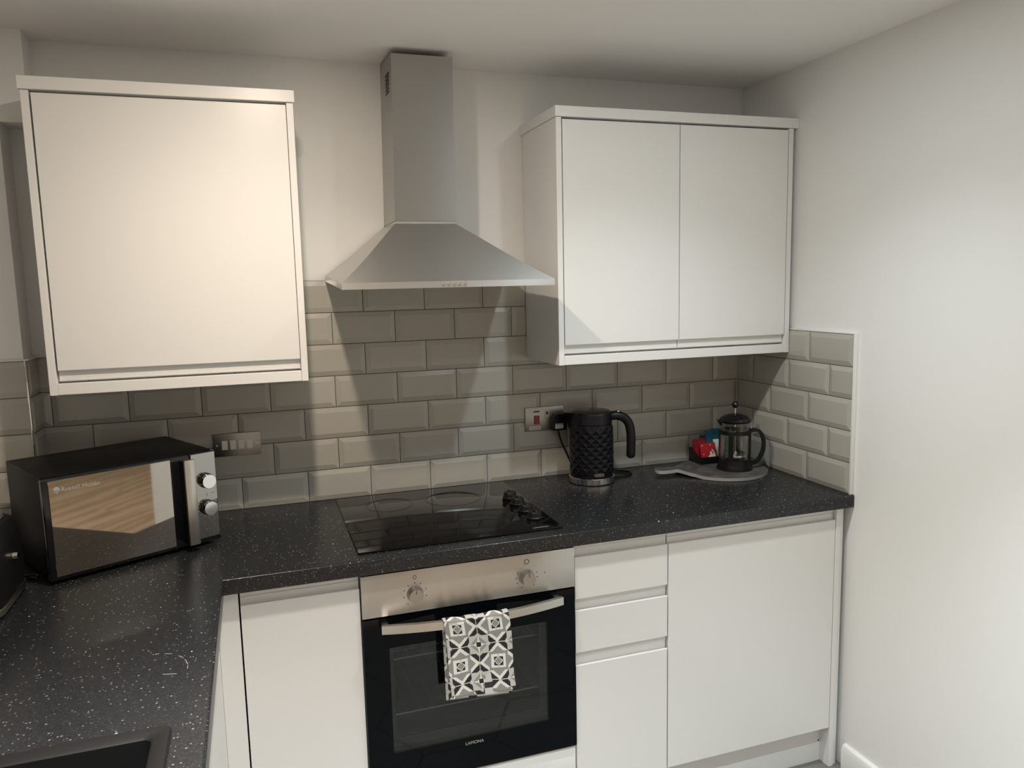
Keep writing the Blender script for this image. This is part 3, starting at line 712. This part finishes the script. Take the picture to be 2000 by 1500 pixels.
def smooth_path(p, k=6):
    p = [Vector(q) for q in p]; out = []
    for i in range(len(p)-1):
        a, b, c, d = p[max(i-1, 0)], p[i], p[i+1], p[min(i+2, len(p)-1)]
        for s in range(k):
            t_ = s/k; out.append(0.5*((2*b)+(-a+c)*t_+(2*a-5*b+4*c-d)*t_*t_+(-a+3*b-3*c+d)*t_**3))
    return out+[p[-1]]
tag(obj('power_cord', MB().tube(smooth_path(cable), 0.0034, 8), 'blk'), 'black cord hanging from the plug down behind the kettle', 'power cord')

# ------------------------------------------------------------------ kettle
kc = (0.747, -0.122, 0.9102)
t = thing('kettle', 'black diamond faceted electric kettle on a steel base', 'kettle', kc, -0.33)
rk = Matrix.Rotation(0.33, 3, 'Z')
obj('cord_loop', MB().tube([rk @ (Vector(p)-Vector(kc)) for p in smooth_path(loop_pts)], 0.0034, 8), 'blk', t, local=True)
obj('base', MB().lathe([(0.0, 0), (0.079, 0), (0.080, 0.002), (0.080, 0.003), (0.0, 0.003)], n=48), 'blk', t, local=True)
obj('base_ring', MB().lathe([(0.0, 0.0032), (0.0795, 0.0032), (0.0795, 0.021), (0.077, 0.0235), (0.0, 0.0235)], n=48), 'chrome', t, local=True, label='polished steel base ring')
B = MB(); bm = B.bm
nA, nR = 30, 12
z0, z1 = 0.030, 0.205
rings = []
rings.append((0.024, [0.0745]*nA)); rings.append((0.029, [0.0750]*nA))
for k in range(nR+1):
    z = z0+(z1-z0)*k/nR; rb = 0.0735-0.0015*(k/nR)
    rings.append((z, [rb+(0.0036 if (i+k) % 2 == 0 and 0 < k < nR else 0.0) for i in range(nA)]))
for z, r_ in ((0.209, 0.0730), (0.232, 0.0718), (0.240, 0.0705)): rings.append((z, [r_]*nA))
vr = []
for z, rr in rings: vr.append([bm.verts.new((rr[i]*math.cos(2*PI*i/nA), rr[i]*math.sin(2*PI*i/nA), z)) for i in range(nA)])
for k, (A_, B_2) in enumerate(zip(vr, vr[1:])):
    for i in range(nA):
        j = (i+1) % nA; kk = k-2
        if 0 <= kk < nR:
            if (i+kk) % 2 == 0: bm.faces.new((A_[i], A_[j], B_2[j])); bm.faces.new((A_[i], B_2[j], B_2[i]))
            else: bm.faces.new((A_[i], A_[j], B_2[i])); bm.faces.new((A_[j], B_2[j], B_2[i]))
        else: bm.faces.new((A_[i], A_[j], B_2[j], B_2[i]))
bm.faces.new(vr[0]); bm.faces.new(vr[-1])
obj('body', B, 'kettleblk', t, local=True, smooth=8)
obj('lid', MB().lathe([(0.0, 0.2402), (0.069, 0.2402), (0.069, 0.246), (0.062, 0.250), (0.030, 0.2525), (0.0, 0.253)], n=44), 'blkgloss', t, local=True)
# spout on the -x side
B = MB(); B.hexa([(-0.0680, -0.024, 0.188), (-0.0680, 0.024, 0.188), (-0.0750, 0.005, 0.182), (-0.0750, -0.005, 0.182)], [(-0.060, -0.030, 0.246), (-0.060, 0.030, 0.246), (-0.0985, 0.005, 0.244), (-0.0985, -0.005, 0.244)])
obj('spout', B, 'blkgloss', t, local=True)
hp = smooth_path([(0.058, 0, 0.226), (0.085, 0, 0.230), (0.112, 0, 0.222), (0.130, 0, 0.200), (0.137, 0, 0.165), (0.1375, 0, 0.120), (0.136, 0, 0.078)], 6)
hd = obj('handle', MB().tube(hp, [0.0158 if i < len(hp)-2 else (0.013 if i < len(hp)-1 else 0.006) for i in range(len(hp))], 14, upv=(0, 1, 0)), 'blk', t, local=True)
obj('lid_button', MB().lathe([(0.0, 0.0), (0.007, 0.0), (0.007, 0.004), (0.004, 0.0068), (0.0, 0.0075)], (0.092, 0, 0.2435), 16), 'chrome', hd, local=True, label='small chrome lid button')
# oval badge facing the camera side
def frame_on_cyl(ang, r_, z):
    n_ = Vector((math.cos(ang), math.sin(ang), 0)); tx = Vector((-math.sin(ang), math.cos(ang), 0))
    return basis(n_*r_+Vector((0, 0, z)), tx, (0, 0, 1))
B = MB(); n = 28
A_, C_ = [], []
mt = frame_on_cyl(math.radians(-76), 0.0765, 0.0375)
for i in range(n):
    ca, sa = math.cos(2*PI*i/n), math.sin(2*PI*i/n)
    xx = 0.0185*(1 if ca > 0 else -1)*(abs(ca)**0.5); zz = 0.0066*(1 if sa > 0 else -1)*(abs(sa)**0.7)
    A_.append(B.bm.verts.new(mt @ Vector((xx, zz, 0)))); C_.append(B.bm.verts.new(mt @ Vector((xx*0.94, zz*0.9, 0.0028))))
B.bm.faces.new(A_); B.bm.faces.new(C_[::-1])
for i in range(n): B.bm.faces.new((A_[i], C_[i], C_[(i+1) % n], A_[(i+1) % n]))
bd = obj('badge', B, 'chrome', t, local=True, label='small silver oval badge')
text_mesh('badge_text', 'DeLonghi', 0.0080, 'print', bd, mt @ Matrix.Translation((0, 0, 0.0030)), 0.0001)

# ------------------------------------------------------------------ serving board, cafetiere, tea caddy
bc = Vector((1.236, -0.187)); R_ = 0.155
tip = Vector((0.982, -0.150)); dr = (tip-bc).normalized(); nr = Vector((-dr.y, dr.x)); hl = (tip-bc).length
def board_half(s):
    """half width of the paddle at distance s from the circle centre towards the handle"""
    if s < 0.138: return math.sqrt(max(R_*R_-s*s, 0))
    if s < 0.185: 
        k = (s-0.138)/0.047; k = k*k*(3-2*k); return math.sqrt(R_*R_-0.138**2)*(1-k)+0.019*k
    k = (s-0.185)/(hl-0.185); return 0.019+0.009*math.sin(PI*min(k*0.75, 1))*1.0 if k < 0.80 else 0.0255*math.sqrt(max(0, 1-((k-0.80)/0.20)**2))
B = MB(); bm = B.bm; sect_ = []
ss = [-R_*math.cos(PI*i/40) for i in range(0, 38)]
ss = [s for s in ss if s < 0.138]+[0.138+0.047*i/8 for i in range(9)]+[0.185+(hl-0.185)*(1-(1-i/12)**2) for i in range(1, 13)]
def lift(s): return 0.0 if s < 0.12 else 0.010*min(1, (s-0.12)/0.06)
prev = None
for s in ss:
    h = max(board_half(s), 0.0004); c_ = bc+dr*s; zz = 0.9115+lift(s)
    ring = []
    for sgn, zf in ((1, 0), (1, 1), (-1, 1), (-1, 0)):
        q = c_+nr*(h*sgn*(1.0 if zf else 0.985)); ring.append(bm.verts.new((q.x, q.y, zz+(0.0115 if zf else 0))))
    if prev:
        for i in range(4): bm.faces.new((prev[i], ring[i], ring[(i+1) % 4], prev[(i+1) % 4]))
    else: bm.faces.new(ring)
    prev = ring
bm.faces.new(prev[::-1])
bmesh.ops.recalc_face_normals(bm, faces=bm.faces)
t = thing('serving_board', 'round grey stone paddle board lying in the worktop corner', 'serving board', (bc.x, bc.y, 0.9102))
bo = obj('board', B, 'marble', t)
bo.data.materials.append(M['marble_edge'])
for p in bo.data.polygons:
    if abs(p.normal.z) < 0.5: p.material_index = 1
obj('foot', MB().lathe([(0.0, 0.9102), (0.02, 0.9102), (0.02, 0.9114), (0.0, 0.9114)], (bc.x, bc.y, 0), 16), 'blk', t)
ZBD = 0.9231

pc = (1.268, -0.212, ZBD)
t = thing('cafetiere', 'glass cafetiere with black plastic frame and lid on the board', 'cafetiere', pc, -0.36)
obj('base', MB().lathe([(0.0, 0), (0.0625, 0), (0.063, 0.004), (0.0575, 0.016), (0.0555, 0.034), (0.0555, 0.038), (0.0, 0.038)], n=40), 'blk', t, local=True)
obj('glass_beaker', MB().lathe([(0.052, 0.0385), (0.052, 0.150), (0.0545, 0.171), (0.0530, 0.171), (0.0505, 0.150), (0.0505, 0.0385), (0.052, 0.0385)], n=44), 'glass', t, local=True)
obj('band', MB().lathe([(0.0526, 0.128), (0.0565, 0.128), (0.0565, 0.141), (0.0526, 0.141), (0.0526, 0.128)], n=44), 'blk', t, local=True)
for ang in (-118, 62, 152, -28):
    a_ = math.radians(ang); ca, sa = math.cos(a_), math.sin(a_)
    B = MB(); hw = 0.008
    c0_, c1_ = Vector((ca, sa, 0))*0.0526, Vector((ca, sa, 0))*0.0556; tx = Vector((-sa, ca, 0))*hw
    B.hexa([c0_-tx+Vector((0, 0, 0.0382)), c0_+tx+Vector((0, 0, 0.0382)), c1_+tx+Vector((0, 0, 0.0382)), c1_-tx+Vector((0, 0, 0.0382))], [c0_-tx+Vector((0, 0, 0.1278)), c0_+tx+Vector((0, 0, 0.1278)), c1_+tx+Vector((0, 0, 0.1278)), c1_-tx+Vector((0, 0, 0.1278))])
    obj('strut', B, 'blk', t, local=True)
ld = obj('lid', MB().lathe([(0.0, 0.168), (0.050, 0.168), (0.0515, 0.172), (0.0570, 0.1745), (0.0575, 0.177), (0.052, 0.184), (0.040, 0.192), (0.022, 0.198), (0.0, 0.200)], n=44), 'blkgloss', t, local=True)
obj('lid_spout', MB().hexa([(-0.054, -0.014, 0.160), (-0.054, 0.014, 0.160), (-0.048, 0.018, 0.160), (-0.048, -0.018, 0.160)], [(-0.066, -0.008, 0.178), (-0.066, 0.008, 0.178), (-0.046, 0.020, 0.178), (-0.046, -0.020, 0.178)]), 'blkgloss', ld, local=True)
pr = obj('plunger_rod', MB().tube([(0, 0, 0.052), (0, 0, 0.222)], 0.0024, 10), 'chrome', t, local=True)
obj('plunger_knob', MB().lathe([(0.0, 0.0)]+[(0.0125*math.sin(PI*k/10), 0.0125-0.0125*math.cos(PI*k/10)) for k in range(1, 10)]+[(0.0, 0.025)], (0, 0, 0.219), 22), 'blkgloss', pr, local=True)
obj('filter_disc', MB().lathe([(0.0, 0.046), (0.049, 0.046), (0.050, 0.050), (0.049, 0.055), (0.010, 0.0555), (0.008, 0.064), (0.0, 0.064)], n=36), 'chrome', pr, local=True)
hp = smooth_path([(0.052, 0, 0.1345), (0.070, 0, 0.1400), (0.088, 0, 0.1330), (0.1000, 0, 0.1080), (0.1020, 0, 0.078), (0.094, 0, 0.048), (0.078, 0, 0.026), (0.056, 0, 0.016)], 5)
hs = [(-0.008, -0.0055), (0.008, -0.0055), (0.009, 0.0), (0.008, 0.0055), (-0.008, 0.0055), (-0.009, 0.0)]
obj('handle', MB().tube(hp, 0, sect=[(b_, a_) for a_, b_ in hs], upv=(0, 1, 0)), 'blk', t, local=True)

# tray for sachets: low front, higher back
t = thing('sachet_tray', 'small black open tray holding drink sachets on the board', 'tray', (1.255, -0.085, ZBD))
tx0, tx1, ty0, ty1 = 1.187, 1.318, -0.122, -0.040
obj('tray_floor', MB().box(tx0, tx1, ty0, ty1, ZBD, ZBD+0.003), 'blk', t)
obj('tray_front', MB().box(tx0, tx1, ty0, ty0+0.003, ZBD+0.0032, ZBD+0.026), 'blk', t)
obj('tray_back', MB().box(tx0, tx1, ty1-0.003, ty1, ZBD+0.0032, ZBD+0.050), 'blk', t)
for xx in (tx0, tx1-0.003):
    obj('tray_side', MB().prism([(ty0+0.0032, ZBD+0.0032), (ty1-0.0032, ZBD+0.0032), (ty1-0.0032, ZBD+0.050), (ty0+0.0032, ZBD+0.026)], 0, xx, xx+0.003), 'blk', t)
def sachet(name, label, cat, cx, cy, wd, ht, lean, mname, roll=0.0, z=None, edge=None, group='drink sachets in the black tray'):
    z = ZBD+0.0036 if z is None else z
    t = thing(name, label, cat, (cx, cy, z), 0, group)
    t.rotation_euler = (lean, 0, roll)
    B = MB(); n, mrow = 7, 9; F = []
    for side in (-1, 1):
        g = []
        for j in range(mrow):
            r_ = []
            for i in range(n):
                x = (i/(n-1)-0.5)*wd; zz = j/(mrow-1)*ht
                e = (1-abs(2*i/(n-1)-1)**3)*(1-abs(2*j/(mrow-1)-1)**4)
                r_.append(B.bm.verts.new((x, side*(0.0004+0.0026*e), zz)))
            g.append(r_)
        F.append(g)
    for s, g in enumerate(F):
        for j in range(mrow-1):
            for i in range(n-1): B.bm.faces.new((g[j][i], g[j][i+1], g[j+1][i+1], g[j+1][i]))
    per = [(0, i) for i in range(n)]+[(j, n-1) for j in range(1, mrow)]+[(mrow-1, i) for i in range(n-2, -1, -1)]+[(j, 0) for j in range(mrow-2, 0, -1)]
    for k in range(len(per)):
        a_, b_ = per[k], per[(k+1) % len(per)]
        B.bm.faces.new((F[0][a_[0]][a_[1]], F[0][b_[0]][b_[1]], F[1][b_[0]][b_[1]], F[1][a_[0]][a_[1]]))
    obj('packet', B, mname, t, local=True, smooth=60)
    return t
s1 = sachet('sachet', 'bright red sachet with a cream emblem at the front of the tray', 'sachet', 1.2365, -0.105, 0.068, 0.070, -0.30, 'redpack', 0.05)
emb = [(-0.014, 0.010), (0.022, 0.010), (0.022, 0.022), (0.019, 0.034), (0.0135, 0.044), (0.0100, 0.047), (0.0095, 0.041), (0.014, 0.036), (0.0145, 0.028), (0.010, 0.026), (0.008, 0.036), (0.003, 0.039), (0.000, 0.034), (0.001, 0.028), (-0.005, 0.024), (-0.010, 0.019), (-0.013, 0.016)]
obj('emblem', MB().prism([(p[0]+0.004, p[1]) for p in emb], 1, -0.0042, -0.0034), 'cream', s1, local=True)
for dx_, dz_ in ((-0.026, 0.062), (0.010, 0.062), (-0.024, 0.030)): obj('print_dot', MB().disc_x((dx_, -0.0030, dz_), 0.0022, -0.0004, 1, 12), 'cream', s1, local=True)
sachet('sachet', 'darker red sachet leaning at the left end of the tray', 'sachet', 1.2170, -0.083, 0.054, 0.074, -0.22, 'redpack2', 0.10)
sachet('sachet', 'second dark red sachet, hindmost of the red ones in the tray', 'sachet', 1.2180, -0.066, 0.056, 0.080, -0.14, 'redpack2', 0.0)
sachet('sachet', 'dark navy sachet in the middle of the tray behind the red ones', 'sachet', 1.2500, -0.0560, 0.048, 0.092, -0.08, 'navy', 0.0)
sachet('sachet', 'tall teal sachet at the back of the tray, left of the other teal one', 'sachet', 1.2655, -0.0585, 0.036, 0.108, -0.10, 'teal', -0.06)
sachet('sachet', 'tall teal sachet at the back of the tray behind the cafetiere glass', 'sachet', 1.2920, -0.0535, 0.036, 0.112, -0.06, 'teal', -0.10)
sachet('sachet', 'white striped sachet in the tray seen through the cafetiere glass', 'sachet', 1.2895, -0.090, 0.044, 0.078, -0.20, 'whitepack', -0.08)

# ------------------------------------------------------------------ microwave
ANG = math.atan2(0.46443, 0.88561)
A0 = Vector((-0.839, -0.5006, 0.9102))     # front left bottom corner
WM = 0.4205; ZM0, ZM1, DM = 0.010, 0.2600, 0.305
t = thing('microwave', 'black microwave with mirrored door turned across the worktop corner', 'microwave', A0, ANG)
obj('casing', MB().box(0.003, WM-0.002, 0.012, DM, ZM0+0.001, ZM1, 0.003, 2), 'blkmatt', t, local=True)
for fx in (0.04, WM-0.04):
    for fy in (0.04, DM-0.04): obj('foot', MB().lathe([(0.0, 0.0), (0.012, 0.0), (0.013, ZM0+0.0005), (0.0, ZM0+0.0005)], (fx, fy, 0), 16), 'blk', t, local=True)
dr_ = obj('door_frame', MB().box(0.0, 0.3500, -0.008, 0.0115, ZM0, ZM1-0.003, 0.003, 2), 'blkgloss', t, local=True)
obj('mirror_panel', MB().box(0.0135, 0.2985, -0.0100, -0.0081, ZM0+0.0085, ZM1-0.0075, 0.0006, 1), 'mirror', dr_, local=True, label='mirror finish door glass')
cpn = obj('control_panel', MB().box(0.3515, WM, -0.008, 0.0115, ZM0, ZM1-0.003, 0.002, 2), 'blkgloss', t, local=True)
obj('panel_face', MB().box(0.3530, WM-0.002, -0.0096, -0.0081, ZM0+0.012, ZM1-0.004, 0.0005, 1), 'mwpanel', cpn, local=True)
hdl = obj('handle', MB().box(0.3220, 0.3500, -0.0420, -0.0330, ZM0+0.010, ZM1-0.010, 0.002, 2), 'alu', t, local=True, label='flat silver upright handle')
obj('handle_side', MB().box(0.3225, 0.3300, -0.0328, -0.0082, ZM0+0.011, ZM1-0.0135, 0.001, 1), 'blk', hdl, local=True)
obj('handle_top', MB().box(0.3305, 0.3500, -0.0328, -0.0082, ZM1-0.0200, ZM1-0.0135, 0.001, 1), 'alu', hdl, local=True)
obj('handle_bottom', MB().box(0.3305, 0.3500, -0.0328, -0.0082, ZM0+0.011, ZM0+0.018, 0.001, 1), 'blk', hdl, local=True)
for z in (1.0905-0.9102, 1.0160-0.9102):
    k = obj('dial', MB().disc_x((0.3895, -0.0097, z), 0.0210, -0.010, 1, 32, 0.0205), 'blkgloss', t, local=True)
    obj('dial_cap', MB().disc_x((0.3895, -0.0198, z), 0.0192, -0.012, 1, 32, 0.0182), 'chrome', k, local=True, label='silver dial cap')
B = MB()
z = 1.0160-0.9102
for ang in range(-210, 31, 24):
    xx, zz = 0.3895+0.0265*math.cos(math.radians(ang+0)), z+0.0265*math.sin(math.radians(ang)); B.box(xx-0.0012, xx+0.0012, -0.0100, -0.0097, zz-0.0012, zz+0.0012)
B.box(0.3590, 0.3740, -0.0100, -0.0097, z+0.0365, z+0.0377).box(0.4010, 0.4150, -0.0100, -0.0097, z+0.0365, z+0.0377).box(0.3885, 0.3905, -0.0100, -0.0097, z+0.0300, z+0.0385)
obj('markings', B, 'logoprint', cpn, local=True, kind='stuff')
lg = MB()
for rr, nn in ((0.0072, 24),): lg.disc_x((0.0305, -0.01005, 0.2300), rr, -0.0003, 1, nn)
lg.prism([(0.0240, 0.2290), (0.0370, 0.2290), (0.0305, 0.2185)], 1, -0.01035, -0.01005)
obj('logo_mark', lg, 'logoprint', dr_, local=True)
text_mesh('logo_text', 'Russell Hobbs', 0.0150, 'logoprint', dr_, basis((0.0400, -0.0102, 0.2285), (1, 0, 0), (0, 0, 1)), 0.0002, align='LEFT')

# ------------------------------------------------------------------ toaster
t = thing('toaster', 'black rounded toaster with silver base strip at the left edge of worktop', 'toaster', (-0.972, -0.588, 0.9102))
def rr_prof(hx, hy, r_, z):
    out = []
    for cx, cy, a0 in ((hx-r_, hy-r_, 0), (-hx+r_, hy-r_, 90), (-hx+r_, -hy+r_, 180), (hx-r_, -hy+r_, 270)):
        for k in range(7):
            a_ = math.radians(a0+15*k); out.append((cx+r_*math.cos(a_), cy+r_*math.sin(a_), z))
    return out
def loft(levels):
    B = MB(); L_v = [[B.bm.verts.new(p) for p in rr_prof(*l)] for l in levels]
    for A_, C_ in zip(L_v, L_v[1:]):
        n = len(A_)
        for i in range(n): B.bm.faces.new((A_[i], C_[i], C_[(i+1) % n], A_[(i+1) % n]))
    B.bm.faces.new(L_v[0]); B.bm.faces.new(L_v[-1][::-1]); return B
obj('foot_plate', loft([(0.080, 0.128, 0.055, 0.0), (0.080, 0.128, 0.055, 0.006)]), 'blk', t, local=True)
obj('base_strip', loft([(0.0835, 0.132, 0.058, 0.0062), (0.0865, 0.135, 0.060, 0.010), (0.0865, 0.135, 0.060, 0.022), (0.085, 0.1335, 0.059, 0.0235)]), 'steel_plate', t, local=True, label='silver strip round the toaster base')
obj('body', loft([(0.084, 0.1325, 0.058, 0.0238), (0.085, 0.1335, 0.059, 0.06), (0.0845, 0.133, 0.058, 0.14), (0.081, 0.129, 0.056, 0.165), (0.072, 0.120, 0.050, 0.180), (0.064, 0.112, 0.044, 0.184)]), 'blk', t, local=True, smooth=50)
tp = obj('top_plate', loft([(0.060, 0.108, 0.035, 0.1842), (0.060, 0.108, 0.035, 0.1865), (0.057, 0.105, 0.033, 0.188)]), 'chrome', t, local=True)
for sx in (-0.028, 0.028): obj('slot', MB().box(sx-0.016, sx+0.016, -0.085, 0.085, 0.1882, 0.1888), 'print', tp, local=True)
obj('control_button', MB().disc_x((0.0853, 0.008, 0.108), 0.008, 0.010, 0, 20, 0.0065), 'chrome', t, local=True)
obj('power_cord', MB().tube(smooth_path([(0.060, 0.128, 0.006), (0.075, 0.150, 0.0045), (0.092, 0.142, 0.0045), (0.086, 0.165, 0.0045), (0.030, 0.175, 0.0045)]), 0.0035, 8), 'blk', t, local=True)

# ------------------------------------------------------------------ sink
t = thing('sink', 'black composite inset sink in the worktop at the bottom left', 'sink', (-0.75, -1.50, 0.72))
sx0, sx1, sy0, sy1 = -1.000, -0.5045, -1.760, -1.2545
hx0_, hx1_, hy0_, hy1_ = -0.960, -0.5315, -1.715, -1.2860
B = MB()
def rect_round(x0, x1, y0, y1, r_, z):
    out = []
    for cx, cy, a0 in ((x1-r_, y1-r_, 0), (x0+r_, y1-r_, 90), (x0+r_, y0+r_, 180), (x1-r_, y0+r_, 270)):
        for k in range(5): a_ = math.radians(a0+22.5*k); out.append((cx+r_*math.cos(a_), cy+r_*math.sin(a_), z))
    return out
lev = [rect_round(sx0, sx1, sy0, sy1, 0.018, 0.9102), rect_round(sx0, sx1, sy0, sy1, 0.018, 0.9135), rect_round(sx0+0.003, sx1-0.003, sy0+0.003, sy1-0.003, 0.016, 0.9165),
       rect_round(hx0_-0.004, hx1_+0.004, hy0_-0.004, hy1_+0.004, 0.016, 0.9165), rect_round(hx0_, hx1_, hy0_, hy1_, 0.014, 0.9130), rect_round(hx0_+0.006, hx1_-0.006, hy0_+0.006, hy1_-0.006, 0.030, 0.740), rect_round(hx0_+0.030, hx1_-0.030, hy0_+0.030, hy1_-0.030, 0.040, 0.722),
       rect_round(hx0_+0.028, hx1_-0.028, hy0_+0.028, hy1_-0.028, 0.040, 0.716), rect_round(hx0_+0.001, hx1_-0.001, hy0_+0.001, hy1_-0.001, 0.030, 0.738), rect_round(hx0_-0.006, hx1_+0.0025, hy0_-0.006, hy1_+0.006, 0.016, 0.900), rect_round(hx0_-0.006, hx1_+0.0025, hy0_-0.006, hy1_+0.006, 0.016, 0.9102)]
Lv = [[B.bm.verts.new(p) for p in l] for l in lev]
for k in list(range(len(Lv)-1)):
    if k == 6: continue
    for i in range(20): B.bm.faces.new((Lv[k][i], Lv[k+1][i], Lv[k+1][(i+1) % 20], Lv[k][(i+1) % 20]))
for i in range(20): B.bm.faces.new((Lv[-1][i], Lv[0][i], Lv[0][(i+1) % 20], Lv[-1][(i+1) % 20]))
B.bm.faces.new(Lv[6]); B.bm.faces.new(Lv[7])
obj('basin', B, 'sink', t, smooth=40)
obj('waste', MB().lathe([(0.0, 0.7222), (0.042, 0.7222), (0.040, 0.7240), (0.014, 0.7235), (0.0, 0.7235)], (-0.745, -1.50, 0), 28), 'chrome', t)

# ------------------------------------------------------------------ downlights
for x, y, watt, beam, spill, c, lab in DOWNLIGHTS:
    t = thing('downlight', lab, 'downlight', (x, y, CEIL-0.006), 0, 'recessed ceiling downlights')
    obj('bezel', MB().lathe([(0.030, 0.0), (0.042, 0.0), (0.041, 0.0055), (0.030, 0.0055), (0.030, 0.0)], n=32), 'trimwhite', t, local=True)
    obj('lens', MB().lathe([(0.0, 0.003), (0.0295, 0.003), (0.0295, 0.0055), (0.0, 0.0055)], n=28), 'lens', t, local=True)
    ld_ = bpy.data.lights.new('downlight_lamp', 'SPOT'); ld_.shadow_soft_size = 0.024; ld_.spot_size = math.radians(beam); ld_.spot_blend = 1.0; ld_.energy = watt; ld_.color = c
    lo = bpy.data.objects.new('downlight_lamp', ld_); col.objects.link(lo); lo.parent = t; lo.location = (0, 0, -0.026)
    sp_ = bpy.data.lights.new('downlight_spill', 'AREA'); sp_.shape = 'DISK'; sp_.size = 0.052; sp_.energy = spill; sp_.color = c
    so = bpy.data.objects.new('downlight_spill', sp_); col.objects.link(so); so.parent = t; so.location = (0, 0, -0.001)
